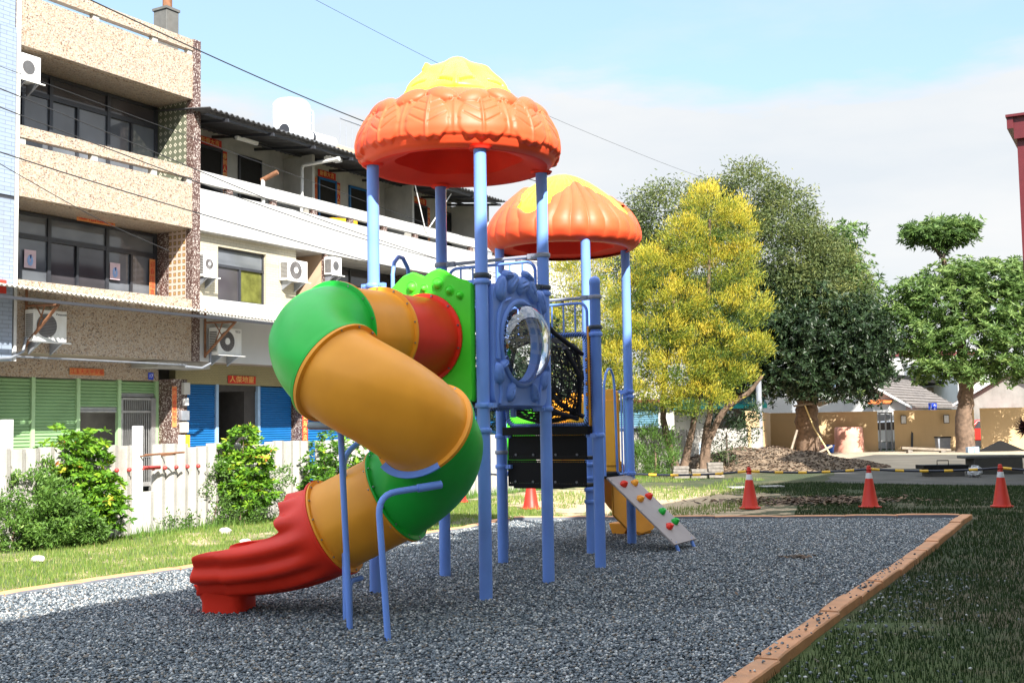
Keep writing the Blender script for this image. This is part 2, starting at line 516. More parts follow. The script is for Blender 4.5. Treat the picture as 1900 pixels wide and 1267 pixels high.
m_paperor = M('orange_paper', (.60, .22, .07), .7, dirt=.2)
m_ink = M('red_ink', (.55, .035, .02), .7)
m_gold = M('gold_ink', (.75, .50, .15), .5)
m_paperwhite = M('pale_pink_poster_paper', (.70, .52, .56), .6)
m_posterblue = M('light_blue_poster_print', (.30, .45, .75), .6)
m_posterdark = M('navy_poster_print', (.03, .06, .20), .6)
m_pvc = M('grey_pvc_pipe', (.55, .55, .54), .45)
m_cable = M('black_cable', (.02, .02, .022), .6)
m_fence = M('whitewashed_concrete_panel', (.37, .355, .33), .8, var=.10, vs=2.5, bump=.5, bs=45, dirt=.6, dirtc=(.15, .13, .10))
m_redpaint = M('red_painted_pipe', (.50, .05, .045), .5)
m_tan = M('tan_painted_wall', (.60, .43, .24), .85, var=.06, vs=1.0, bump=.2, bs=30, dirt=.22, dirtc=(.33, .23, .13))
m_cone = plastic('orange_cone_plastic', (.55, .028, .015), (.60, .038, .02), .45)
m_conew = M('white_reflective_band', (.62, .63, .66), .45)
m_barblack = M('black_barrier_pipe', (.012, .014, .03), .4)
m_baryel = M('yellow_barrier_band', (.72, .42, .03), .45)
m_kerb = M('orange_painted_kerb', (.54, .26, .125), .75, var=.15, vs=4, bump=.3, bs=60, dirt=.6, dirtc=(.30, .20, .13))
m_kerbside = M('grey_kerb_side', (.16, .17, .20), .85)
m_teal = M('teal_awning_canvas', (.02, .42, .46), .6)
m_rooftile = mk_bricktile('grey_roof_tiles', (.17, .15, .14), (.06, .055, .05), .35, .22, .3, .8)
m_brickgrey = M('grey_weathered_brick', (.20, .18, .16), .9, var=.3, vs=10)
m_redroof = M('brick_red_cladding', (.105, .010, .015), .45, var=.1)
m_bark = M('rough_bark', (.15, .10, .07), .95, var=.4, vs=7, bump=1.0, bs=18)
m_barkg = M('grey_brown_bark', (.10, .08, .065), .95, var=.35, vs=8, bump=1.0, bs=20)
m_wood = M('weathered_plank', (.24, .20, .16), .9, var=.25, vs=8)
m_bamboo = M('pale_bamboo', (.60, .48, .25), .7)

def mk_leaf(name, stops, tr=.35, rough=.5):
    n = N(name)
    a = n.attr('rnd')
    c = n.ramp(a, stops)
    n.base(c); n.rough(rough)
    n.b.inputs['Specular IOR Level'].default_value = .35
    t = n.new('ShaderNodeBsdfTranslucent'); n.t.links.new(c, t.inputs[0])
    mx = n.new('ShaderNodeMixShader'); mx.inputs[0].default_value = tr
    n.t.links.new(n.b.outputs[0], mx.inputs[1]); n.t.links.new(t.outputs[0], mx.inputs[2]); n.t.links.new(mx.outputs[0], n.out.inputs[0])
    return n.mt
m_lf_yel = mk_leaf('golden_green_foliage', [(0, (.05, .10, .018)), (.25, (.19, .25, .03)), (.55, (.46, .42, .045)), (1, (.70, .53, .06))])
m_lf_olive = mk_leaf('olive_foliage', [(0, (.045, .075, .028)), (.5, (.11, .145, .045)), (1, (.25, .26, .075))])
m_lf_dark = mk_leaf('dark_green_foliage', [(0, (.013, .028, .014)), (.6, (.032, .060, .022)), (1, (.11, .15, .045))], .2, .4)
m_lf_mid = mk_leaf('fresh_green_foliage', [(0, (.032, .07, .02)), (.5, (.10, .18, .042)), (1, (.28, .38, .11))])
m_lf_bush = mk_leaf('glossy_bush_foliage', [(0, (.03, .08, .012)), (.45, (.10, .24, .02)), (.80, (.24, .40, .03)), (.93, (.48, .44, .04)), (1, (.48, .16, .05))], .3, .32)
m_lf_weed = mk_leaf('weed_foliage', [(0, (.05, .10, .02)), (.6, (.12, .24, .04)), (1, (.26, .36, .08))])
m_lf_grass = mk_leaf('shade_dark_grass_blades', [(0, (.012, .026, .008)), (.5, (.024, .052, .013)), (.85, (.045, .078, .020)), (1, (.07, .075, .03))], .3)  # greens set darker to stand in for the shade on the right lawn
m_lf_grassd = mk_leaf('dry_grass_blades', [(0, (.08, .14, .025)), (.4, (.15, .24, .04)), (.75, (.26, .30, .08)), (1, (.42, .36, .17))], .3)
m_lf_purple = mk_leaf('purple_spiky_foliage', [(0, (.02, .008, .01)), (1, (.09, .02, .02))], .1)
m_litter = mk_leaf('dead_leaf_litter', [(0, (.03, .022, .016)), (.5, (.10, .06, .036)), (1, (.25, .17, .11))], .0, .8)

def mk_stones():
    n = N('mixed_gravel_stones')
    a = n.attr('rnd')
    c = n.ramp(a, [(0, (.042, .056, .070)), (.24, (.095, .120, .143)), (.42, (.17, .195, .215)), (.58, (.25, .268, .28)), (.69, (.22, .19, .155)), (.76, (.105, .13, .148)), (.86, (.36, .37, .37)), (.94, (.58, .58, .56))], 'CONSTANT')
    n.base(c); n.rough(.55); return n.mt
m_stones = mk_stones()
def mk_gravelbed():
    n = N('gravel_bed')
    v = n.vor(55, None, 1)
    sep = n.new('ShaderNodeSeparateColor'); n.t.links.new(v, sep.inputs[0])
    c = n.ramp(sep.outputs[0], [(0, (.03, .035, .05)), (.3, (.08, .09, .11)), (.6, (.16, .17, .19)), (.85, (.30, .29, .27)), (.93, (.5, .5, .5))], 'CONSTANT')
    n.base(c); n.rough(.8); n.bump(n.vor(55, None, 1, 'F1', 'Distance'), .8, .02); return n.mt
m_gbed = mk_gravelbed()
def mk_ground():
    n = N('patchy_grass_ground')
    big = n.noise(.35, 5, .6); mid = n.noise(2.2, 6, .65); fine = n.noise(28, 4, .7)
    dry = n.ramp(n.math('ADD', n.math('MULTIPLY', big, .6), n.math('MULTIPLY', mid, .5)), [(.54, (0, 0, 0)), (.66, (1, 1, 1))])
    sep = n.new('ShaderNodeSeparateXYZ'); n.t.links.new(n.co(), sep.inputs[0])
    ex = n.math('DIVIDE', n.math('SUBTRACT', sep.outputs['X'], 2.4), 3.3); ey = n.math('DIVIDE', n.math('SUBTRACT', sep.outputs['Y'], 23.0), 5.0)
    tr = n.math('ADD', n.math('SQRT', n.math('ADD', n.math('MULTIPLY', ex, ex), n.math('MULTIPLY', ey, ey))), n.math('MULTIPLY', n.math('SUBTRACT', mid, .5), 2.6))
    trod = n.ramp(tr, [(.72, (1, 1, 1)), (1.0, (0, 0, 0))])
    lx = n.math('MULTIPLY', n.math('SUBTRACT', -2.2, sep.outputs['X']), .8, clamp=True)
    warm = n.math('MULTIPLY', n.ramp(n.noise(.8, 6, .7), [(.50, (0, 0, 0)), (.60, (1, 1, 1))]), lx)
    dry = n.math('MAXIMUM', n.math('MULTIPLY', dry, .8), 0.0)
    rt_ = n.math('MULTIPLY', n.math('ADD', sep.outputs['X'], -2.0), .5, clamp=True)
    g = n.mix(rt_, n.ramp(fine, [(.3, (.035, .058, .014)), (.7, (.10, .14, .032))]), n.ramp(fine, [(.3, (.016, .026, .008)), (.7, (.045, .062, .018))]))  # right side mixed darker: shade put into the ground colour
    d = n.ramp(fine, [(.3, (.07, .055, .034)), (.7, (.16, .125, .075))])
    tan = n.ramp(fine, [(.3, (.30, .22, .13)), (.7, (.52, .40, .26))])
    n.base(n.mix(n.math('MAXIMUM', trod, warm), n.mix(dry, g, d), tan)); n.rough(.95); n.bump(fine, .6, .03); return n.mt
m_ground = mk_ground()
def mk_dry():
    n = N('dry_trodden_soil')
    mid = n.noise(1.1, 7, .7); fine = n.noise(30, 4, .7)
    g = n.ramp(fine, [(.3, (.06, .10, .02)), (.7, (.16, .22, .05))]); d = n.ramp(fine, [(.3, (.33, .24, .14)), (.7, (.56, .43, .28))])
    n.base(n.mix(n.ramp(mid, [(.42, (1, 1, 1)), (.55, (0, 0, 0))]), d, g)); n.rough(.95); n.bump(fine, .6, .03); return n.mt
m_dry = mk_dry()
m_yard = M('worn_concrete_yard', (.36, .295, .215), .9, var=.2, vs=.6, bump=.3, bs=20, dirt=.5, dirtc=(.26, .22, .15))
m_asph = M('dark_patched_asphalt', (.065, .062, .056), .9, var=.35, vs=1.2, bump=.4, bs=40, dirt=.3)
m_soil = M('dark_mound_soil', (.17, .125, .085), .95, var=.4, vs=2, bump=.8, bs=12)
m_lane = M('lane_concrete', (.30, .29, .27), .9)
m_pink = M('faded_pink_plastic_tank', (.68, .33, .25), .6, var=.1, dirt=.3, dirtc=(.40, .25, .18))
m_bucketp = M('pink_bucket_plastic', (.55, .20, .26), .5)
m_bucketb = M('blue_bucket_plastic', (.02, .14, .62), .45)
m_carw = M('white_car_paint', (.72, .74, .76), .25, var=.02, coat=.6)
m_cars = M('silver_blue_car_paint', (.40, .50, .62), .3, var=.02, coat=.6)
m_carr = M('red_car_paint', (.45, .02, .015), .3, coat=.5)
m_tyre = M('black_tyre', (.015, .015, .015), .8)
m_cream = M('cream_school_wall', (.60, .56, .42), .7)
m_darkconc = M('dark_grey_concrete', (.11, .11, .105), .85, var=.15, dirt=.3)
m_tank = M('stainless_water_tank', (.85, .87, .90), .35, metal=.15, var=.03)
m_bluesign = M('blue_sign_board', (.01, .06, .62), .45)
m_stonew = M('pale_stone', (.45, .43, .39), .8, var=.2)
m_white = M('white_paint', (.80, .80, .80), .5, var=.02)
# ================================================================ setting
def inpoly(P, poly):
    x, y = P[:, 0], P[:, 1]; c = np.zeros(len(P), bool); n = len(poly)
    for i in range(n):
        x0, y0 = poly[i]; x1, y1 = poly[(i + 1) % n]
        k = ((y0 > y) != (y1 > y)) & (x < (x1 - x0) * (y - y0) / (y1 - y0 + 1e-12) + x0)
        c ^= k
    return c
def sheet(name, poly, z, mat, kind=True):
    m = MB(); m.raw([(x, y, z) for x, y in poly], [tuple(range(len(poly)))])
    o = m.build(name, mat)
    if sum((poly[i][0] * poly[(i + 1) % len(poly)][1] - poly[(i + 1) % len(poly)][0] * poly[i][1]) for i in range(len(poly))) < 0: o.data.flip_normals()
    return struct(o)
sheet('ground', [(-400, -200), (400, -200), (400, 900), (-400, 900)], -0.012, m_ground)
K_R0, K_R1 = (-2.09, 0.27), (6.98, 17.76)
K_L1, K_L0 = (-0.02, 18.62), (-9.6, 3.8)
BED = [K_R0, K_R1, K_L1, (-.73, 17.3), (-3.72, 12.73), (-4.88, 10.95), K_L0]
sheet('gravel_bed', BED, -0.008, m_gbed)
FW = FAC.pt
sheet('lane', [FW(-20, -6.75)[:2], FW(70, -6.75)[:2], FW(70, 1.2)[:2], FW(-20, 1.2)[:2]], -0.006, m_lane)
def wob(poly, a, step=.6, seed=1):
    r = random.Random(seed); out = []
    for i in range(len(poly)):
        p, q = Vector(poly[i]), Vector(poly[(i + 1) % len(poly)]); L = (q - p).length; n = max(1, int(L / step)); t = (q - p).normalized(); nn = Vector((-t.y, t.x))
        for k in range(n): out.append(tuple(p.lerp(q, k / n) + nn * r.uniform(-a, a)))
    return out
sheet('yard', wob([(6.6, 37.6), (10, 36.6), (16, 34.2), (34, 28), (46, 50), (24, 53.4), (11, 56.4), (8, 46)], .25, 1.4, 4), -0.004, m_yard)
sheet('asphalt_patch', wob([(7.6, 28.2), (9.9, 26.6), (21, 21.5), (26, 28.5), (15, 33.8), (10.2, 35.8)], .12, .9, 5), -0.002, m_asph)

# mound of soil
def hmound(x, y):
    d = ((x - 7.9) / 4.5) ** 2 + ((y - 38.0) / 3.6) ** 2
    if d >= 1: return -.02
    b = (1 - d) ** 1.2
    return b * (.60 + .06 * sin(x * 1.6 + y) + .05 * sin(x * 4.3 - y * 2.1) + .03 * sin(x * 9 + y * 7)) - .01
m = MB(); rows = []
for j in range(50):
    y = 34.2 + 7.8 * j / 49; rows.append([(3.2 + 10.2 * i / 69, y, hmound(3.2 + 10.2 * i / 69, y) + (random.uniform(-.025, .025) if hmound(3.2 + 10.2 * i / 69, y) > .03 else 0)) for i in range(70)])
m.grid(rows); struct(m.build('soil_mound', m_soil, smooth=60))

# ---- scatter helpers
def frus(P, lim=.60, ymin=4.0):
    return P[(P[:, 1] > ymin) & (np.abs(P[:, 0]) < lim * P[:, 1] + .8)]
def sample(poly, dens, y0=0, y1=1e9):
    xs = [p[0] for p in poly]; ys = [p[1] for p in poly]
    a = (max(xs) - min(xs)) * (min(max(ys), y1) - max(min(ys), y0)); n = int(a * dens)
    P = np.stack([RNG.uniform(min(xs), max(xs), n), RNG.uniform(max(min(ys), y0), min(max(ys), y1), n)], 1)
    return frus(P[inpoly(P, poly)])
OCT_V = np.array([(1, 0, 0), (0, 1, 0), (-1, 0, 0), (0, -1, 0), (0, 0, 1), (0, 0, -1)], float)
OCT_F = np.array([(0, 1, 4), (1, 2, 4), (2, 3, 4), (3, 0, 4), (1, 0, 5), (2, 1, 5), (3, 2, 5), (0, 3, 5)])
t_ = (1 + sqrt(5)) / 2
ICO_V = np.array([(-1, t_, 0), (1, t_, 0), (-1, -t_, 0), (1, -t_, 0), (0, -1, t_), (0, 1, t_), (0, -1, -t_), (0, 1, -t_), (t_, 0, -1), (t_, 0, 1), (-t_, 0, -1), (-t_, 0, 1)]) / 1.9
ICO_F = np.array([(0, 11, 5), (0, 5, 1), (0, 1, 7), (0, 7, 10), (0, 10, 11), (1, 5, 9), (5, 11, 4), (11, 10, 2), (10, 7, 6), (7, 1, 8), (3, 9, 4), (3, 4, 2), (3, 2, 6), (3, 6, 8), (3, 8, 9), (4, 9, 5), (2, 4, 11), (6, 2, 10), (8, 6, 7), (9, 8, 1)])
def stones(P, r0, r1, BV, BF, z=0.0):
    n = len(P); r = RNG.uniform(r0, r1, n); a = RNG.uniform(0, 2 * pi, n); nv = len(BV)
    sx = r * RNG.uniform(.8, 1.35, n); sy = r * RNG.uniform(.7, 1.0, n); sz = r * RNG.uniform(.45, .8, n)
    B = BV[None] * (1 + RNG.uniform(-.18, .18, (n, nv, 1)))
    x = B[..., 0] * sx[:, None]; y = B[..., 1] * sy[:, None]; zz = B[..., 2] * sz[:, None] + x * RNG.uniform(-.4, .4, n)[:, None]
    X = x * np.cos(a)[:, None] - y * np.sin(a)[:, None] + P[:, 0, None]; Y = x * np.sin(a)[:, None] + y * np.cos(a)[:, None] + P[:, 1, None]
    Z = zz + (sz * .55 + RNG.uniform(0, .012, n) + z)[:, None]
    V = np.stack([X, Y, Z], -1).reshape(-1, 3); F_ = (BF[None] + (np.arange(n) * nv)[:, None, None]).reshape(-1)
    return V, F_, np.repeat(RNG.uniform(0, 1, n), len(BF))
Pn = sample(BED, 3000, 4.5, 9.6); Pf = sample(BED, 2200, 9.6, 20)
V1, F1, A1 = stones(Pn, .0085, .0145, ICO_V, ICO_F)
o = npmesh('gravel', V1, 3, F1, m_stones, attrs={'rnd': A1}, smooth=True)
tag(o, None, None, None, 'stuff'); o['label'] = 'blue-grey gravel loose stones in the near part of the play bed'; o['category'] = 'gravel'
V1, F1, A1 = stones(Pf, .010, .0165, OCT_V, OCT_F)
o = npmesh('gravel', V1, 3, F1, m_stones, attrs={'rnd': A1}, smooth=True)
tag(o, None, None, None, 'stuff'); o['label'] = 'blue-grey gravel stones around and behind the play structure'; o['category'] = 'gravel'

# ---- orange kerb: three runs of separate slightly uneven blocks
def kerb(name, pts, w=.155, h=.062, seed=2, inner=1):
    r = random.Random(seed); m = MB(); mi = []; c = .010; run = 0
    for i in range(len(pts) - 1):
        p, q = Vector(pts[i]), Vector(pts[i + 1]); L = (q - p).length; t = (q - p) / L; nn = Vector((-t.y, t.x)); s = 0
        while s < L - .05:
            l = min(r.uniform(.75, 1.05), L - s)
            if L - s - l < .3: l = L - s
            off = r.uniform(-.012, .012) + .022 * sin((run + s) * .8); tw = r.uniform(-.012, .012); dz = r.uniform(-.007, .009); dz2 = r.uniform(-.006, .006)
            rows = []; ns = 5
            for k in range(ns + 1):
                f = k / ns; u = s + .003 + (l - .006) * f; a = p + t * u + nn * (off + tw * (f - .5)); z = h + dz + dz2 * (f - .5); hw = w / 2 + r.uniform(-.002, .002); e = .006 if k in (0, ns) else 0
                A = a + nn * hw; B = a - nn * hw; A2 = a + nn * (hw - c); B2 = a - nn * (hw - c)
                rows.append([(A.x, A.y, -.03), (A.x, A.y, z - c - e), (A2.x, A2.y, z - e), (B2.x, B2.y, z - e), (B.x, B.y, z - c - e), (B.x, B.y, -.03)])
            b = len(m.v); V = [x for rr in rows for x in rr]; Fs = []
            for k in range(ns):
                for j in range(5): Fs.append((k * 6 + j, (k + 1) * 6 + j, (k + 1) * 6 + j + 1, k * 6 + j + 1)[::-1]); mi.append(1 if j == (0 if inner == 1 else 4) else 0)
            Fs.append(tuple(range(6))[::-1]); mi.append(0); Fs.append(tuple(ns * 6 + j for j in range(6))); mi.append(0)
            m.raw(V, Fs); s += l
        run += L
    m.mi = mi
    return struct(m.build(name, [m_kerb, m_kerbside], smooth=35))
kerb('kerb', [K_R0, K_R1], seed=3, inner=1)
kerb('kerb', [(K_R1[0] - .12, K_R1[1] + .02), (4.2, 18.15), K_L1], seed=5, inner=1)
kerb('kerb', [K_L0, (-4.88, 10.95), (-3.72, 12.73), (-.73, 17.3), (K_L1[0] - .1, K_L1[1] + .05)], .14, .05, seed=6, inner=-1)
# spilled pebbles lying on the kerb and on the grass beside it
Pk = []
for i in range(120):
    t = RNG.choice([.10, .20, .34, .42]) + RNG.normal(0, .022) if i % 4 else RNG.uniform(0.0, .6)
    y = 6.5 + t * 11.2; x = 1.14 + (y - 6.5) * .5187
    Pk.append((x + RNG.normal(-.01, .04), y, .058))
for i in range(420):
    y = RNG.uniform(6, 11.5); x = 1.14 + (y - 6.5) * .5187 + .14 + abs(RNG.normal(0, .55)); Pk.append((x, y, .0))
Pk = np.array(Pk)
V1, F1, A1 = stones(Pk[:, :2], .008, .015, ICO_V, ICO_F)
V1 = V1.reshape(len(Pk), -1, 3) + np.array([0, 0, 1]) * Pk[:, 2][:, None, None]
o = npmesh('pebbles', V1.reshape(-1, 3), 3, F1, m_stones, attrs={'rnd': A1}, smooth=True)
tag(o, 'spilled pebbles scattered on the orange kerb and the lawn beside it', 'pebbles', None, 'stuff')

# ---- grass
def blades(name, P, h0, h1, w, mat, label, z=None, lean=.5, clump=None):
    n = len(P); a = RNG.uniform(0, 2 * pi, n); h = RNG.uniform(h0, h1, n); l = RNG.uniform(.1, lean, n) * h; b = RNG.uniform(0, 2 * pi, n)
    zz = np.zeros(n) if z is None else z
    dx, dy = np.cos(a) * w / 2, np.sin(a) * w / 2
    B0 = np.stack([P[:, 0] - dx, P[:, 1] - dy, zz - .012], 1); B1 = np.stack([P[:, 0] + dx, P[:, 1] + dy, zz - .012], 1)
    T = np.stack([P[:, 0] + np.cos(b) * l, P[:, 1] + np.sin(b) * l, zz + h], 1)
    V = np.stack([B0, B1, T], 1).reshape(-1, 3)
    o = npmesh(name, V, 3, np.arange(3 * n), mat, attrs={'rnd': np.clip(RNG.normal(.42, .25, n), 0, 1)})
    tag(o, label, 'grass', None, 'stuff'); return o
def vnoise(P, s, seed=0):
    r = np.random.default_rng(seed); o = np.zeros(len(P))
    for k in range(5):
        a = r.uniform(0, 2 * pi); f = s * (1.6 ** k); o += np.sin((P[:, 0] * cos(a) + P[:, 1] * sin(a)) * f + r.uniform(0, 6)) / (1.25 ** k)
    return o
kr = lambda y: 1.14 + (y - 6.5) * .5187
RG = [(kr(5) + .12, 5), (kr(17.9) + .15, 17.9), (7.2, 18.2), (4.5, 18.6), (5.6, 22.5), (5.2, 27.6), (7.4, 28.6), (9.8, 26.4), (21, 21.2), (12, 5)]
P = sample(RG, 1700, 5, 12); P = P[(vnoise(P, 1.3, 2) > -1.3) | (RNG.uniform(0, 1, len(P)) < .12)]
blades('grass', P, .018, .048, .007, m_lf_grass, 'short green grass darkened for shade beside the right kerb in the foreground')
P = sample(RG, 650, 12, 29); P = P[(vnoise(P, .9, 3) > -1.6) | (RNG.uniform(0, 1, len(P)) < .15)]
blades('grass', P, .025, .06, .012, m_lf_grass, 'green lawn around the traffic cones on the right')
fp = lambda x: FW(x, -6.95)[:2]
LG = [(-14.5, 3), (-4.98, 11.0), (-3.82, 12.8), (-.83, 17.4), (-.1, 18.8), (1, 19.2), (-.5, 23), fp(27), fp(6)]
P = sample(LG, 1000, 8, 24); P = P[(vnoise(P, 1.1, 5) > -1.1) | (RNG.uniform(0, 1, len(P)) < .2)]
blades('grass', P, .02, .055, .011, m_lf_grassd, 'sunlit patchy grass between the gravel and the white fence')
FG = [(-.5, 19), (3, 18.8), (6, 23), (5.4, 28), (7, 30), (3.6, 33.6), fp(31), (-1.5, 22)]
P = sample(FG, 230, 18, 35); P = P[vnoise(P, 1.0, 8) > -.3]
blades('grass', P, .03, .09, .015, m_lf_grassd, 'thin dry grass behind the play structure')
P = np.array([fp(x) for x in RNG.uniform(8, 40, 9000)]) + RNG.normal(0, .16, (9000, 2)) + np.array([.22, -.12]); P = frus(P)
blades('grass', P[vnoise(P, 2.0, 4) > -.8], .06, .22, .012, m_lf_weed, 'taller weeds growing along the foot of the white fence')
# leaf litter on the mound and dead cuttings on the lawn
def litter(name, P, z, s, label):
    n = len(P); a = RNG.uniform(0, 2 * pi, n); t = RNG.uniform(-.7, .7, n); s_ = RNG.uniform(.5, 1, n) * s
    u = np.stack([np.cos(a), np.sin(a), t * .6], 1); v = np.stack([-np.sin(a), np.cos(a), RNG.uniform(-.6, .6, n)], 1)
    c = np.stack([P[:, 0], P[:, 1], z + s_ * .3], 1)
    V = np.stack([c - u * s_[:, None], c - v * s_[:, None] * .4, c + u * s_[:, None], c + v * s_[:, None] * .4], 1).reshape(-1, 3)
    o = npmesh(name, V, 4, np.arange(4 * n), m_litter, attrs={'rnd': RNG.uniform(0, 1, n)}); tag(o, label, 'leaf litter', None, 'stuff'); return o
P = np.stack([RNG.uniform(3.4, 13, 16000), RNG.uniform(34.2, 41, 16000)], 1); z = np.array([hmound(*p) for p in P]); k = z > .0
litter('leaf_litter', P[k], z[k], .07, 'brown dead leaves covering the soil mound under the trees')
P = RNG.normal(0, 1, (2600, 2)) * np.array([.75, .42]) + np.array([5.55, 21.9]); litter('dead_grass', P, np.zeros(len(P)) + .01, .08, 'heap of dry raked cuttings between the first two cones')
for (x, y, s, lab) in ((-3.66, 15.64, .07, 'white stone lying on the lawn nearest the red slide'), (-4.35, 17.3, .085, 'white stone on the lawn just in front of the fence'), (-5.75, 13.9, .075, 'pale stone on the grass below the left bush')):
    m = MB(); m.ball((x, y, s * .3), s, 10, 7, (1.2, .8, .6)); r_ = random.Random(int(s * 1e4))
    m.v = [(a + r_.uniform(-.01, .01), b + r_.uniform(-.01, .01), c + r_.uniform(-.008, .008)) for a, b, c in m.v]
    tag(m.build('stone', m_stonew, smooth=50), lab, 'stone', 'loose stones on the lawn')

# ---- school building beside the photographer: its eave throws the long shadow over the play area
SCH = Fr(0, 0, PA)
HS = 11.48
def schoolblock():
    o = thing('school_building', 'long cream school building alongside the play area, right of the viewpoint', 'building', SCH.pt(2, -7, 0), PA)
    m = MB(SCH); m.box(-22, 24, -11, -2.6, -.1, HS - .35); m.build('wall', m_cream, o)
    m = MB(SCH); m.box(-22.5, 24.4, -11.4, -2.2, HS - .35, HS); m.build('roof', m_redroof, o)
    for st in range(3):
        for k in range(11):
            x = -20.5 + k * 4.0; z = 1.0 + st * 3.6
            m = MB(SCH); m.box(x, x + 2.4, -2.62, -2.54, z, z + 1.7); w = m.build('window', m_frame, o)
            m = MB(SCH); m.box(x + .08, x + 1.16, -2.55, -2.50, z + .08, z + 1.62); m.box(x + 1.24, x + 2.32, -2.55, -2.50, z + .08, z + 1.62); m.build('pane', m_glass, w)
schoolblock()
o = thing('red_building', 'dark red clad building corner with overhanging gutter at the right edge', 'building', SCH.pt(29.3, 2.9, 0), PA)
m = MB(SCH); m.box(29.35, 44, -9, 2.45, -.1, 8.1); m.build('wall', m_cream, o)
m = MB(SCH); m.box(29.25, 29.6, 2.10, 2.54, -.1, 4.9); m.box(29.23, 29.6, 2.09, 2.55, 4.92, 8.1); m.box(29.27, 29.55, -2.0, -1.6, -.1, 8.1); m.build('corner_column', m_redroof, o)
m = MB(SCH); m.box(29.1, 44.2, -9.2, 2.60, 8.1, 8.62); m.build('fascia', m_redroof, o)
m = MB(SCH); m.box(29.05, 44.2, 2.60, 2.74, 8.35, 8.6); m.build('gutter', m_redroof, o)
m = MB(SCH); m.box(29.0, 44.3, -9.3, 2.76, 8.62, 8.68); m.build('roof', m_redroof, o)
# ================================================================ play structure
L2 = lambda w: ((w[0] + .266) * .4893 + (w[1] - 10.254) * .8721, -(w[0] + .266) * .8721 + (w[1] - 10.254) * .4893)
PS = thing('play_structure', 'large plastic playground set with spiral tube slide, orange-red roofs and blue posts on the gravel', 'play structure', PLAY.pt(0, 0), PA)
def PM(): return MB(PLAY)
RP = .0585
posts = {'A': (0, 0, 4.12), 'B': (1.2, 0, 4.12), 'C': (1.2, 1.2, 4.12), 'D': (0, 1.2, 4.12), 'E': (2.4, 1.2, 3.05), 'F': (2.4, 0, 3.05),
         'G': (3.6, .675, 3.85), 'H': (4.8, .675, 3.85), 'J': (3.6, 1.875, 3.85), 'K': (4.8, 1.875, 3.85)}
PO = {}
for k, (a, b, h) in posts.items():
    m = PM()
    if h < 3.5:
        m.lathe([(RP, -.1), (RP, h), (RP + .003, h + .005), (RP + .003, h + .035)] + [((RP + .003) * cos(t), h + .035 + .06 * sin(t)) for t in [i * pi / 16 for i in range(1, 9)]], (a, b), 28)
    else:
        m.cyl(a, b, -.1, h, RP, n=28)
    PO[k] = m.build('post', m_post, PS, smooth=40)
def clamp(post, z, mat, dirs=(), h=.045):
    a, b, _ = posts[post]; m = PM()
    R = RP + .016
    m.lathe([(RP - .004, z - h / 2), (R - .006, z - h / 2), (R, z - h / 2 + .008), (R, z + h / 2 - .008), (R - .006, z + h / 2), (RP - .004, z + h / 2)], (a, b), 28)
    for d in dirs:      # ears with bolt pockets
        v = Vector((cos(d), sin(d), 0)); c = Vector((a, b, z)) + v * (R + .022)
        m.obox(c, (.065, .055, h * .95), v)
        m.tube([c + Vector((-v.y, v.x, 0)) * -.036, c + Vector((-v.y, v.x, 0)) * .036], .014, 10)
    m.build('clamp', mat, PO[post], smooth=40)
Nn = -pi / 2; Pp = pi / 2
for p, z, mt, dr in [('A', 2.895, m_darkclamp, (0,)), ('A', 2.84, m_post, (0, Pp)), ('A', 1.725, m_post, (0, Nn)), ('A', 1.5, m_post, (Pp,)),
                     ('B', 3.225, m_greyclamp, (Pp,)), ('B', 2.90, m_darkclamp, (pi,)), ('B', 2.84, m_post, (pi,)), ('B', 1.70, m_post, (pi, Pp)),
                     ('C', 3.225, m_greyclamp, (Nn,)), ('D', 2.89, m_post, (Nn, Pp)), ('D', 1.7, m_post, (Nn,)), ('C', 1.7, m_post, (Nn,)),
                     ('F', 2.915, m_greyclamp, (Pp,)), ('F', 2.585, m_darkclamp, ()), ('F', 2.51, m_post, (Pp,)), ('F', 1.42, m_post, (pi, Pp)),
                     ('E', 2.915, m_greyclamp, (Nn,)), ('E', 1.42, m_post, (Nn,)), ('E', 1.24, m_greyclamp, ()), ('E', 1.08, m_post, (Nn,)),
                     ('G', 1.06, m_post, (Pp,)), ('G', .90, m_post, ()), ('G', .76, m_post, (0,)), ('G', .62, m_post, ()),
                     ('H', 1.95, m_post, (pi, Pp)), ('H', 1.88, m_post, (pi,)), ('H', .90, m_post, (pi,)), ('H', .80, m_post, ()),
                     ('J', .95, m_post, (0,)), ('J', 1.9, m_post, ()), ('K', .9, m_post, ())]:
    clamp(p, z, mt, dr)

# ---- decks
def deck(name, a0, a1, b0, b1, z):
    m = PM(); m.box(a0, a1, b0, b1, z - .07, z); return m.build(name, m_black, PS, bevel=.006)
deck('deck', .07, 1.13, .07, 1.13, 1.80)
deck('deck', 3.67, 4.73, .745, 1.805, .93)
m = PM(); m.box(2.30, 2.50, .07, 1.13, 1.43, 1.52); m.build('deck_beam', m_black, PS, bevel=.005)

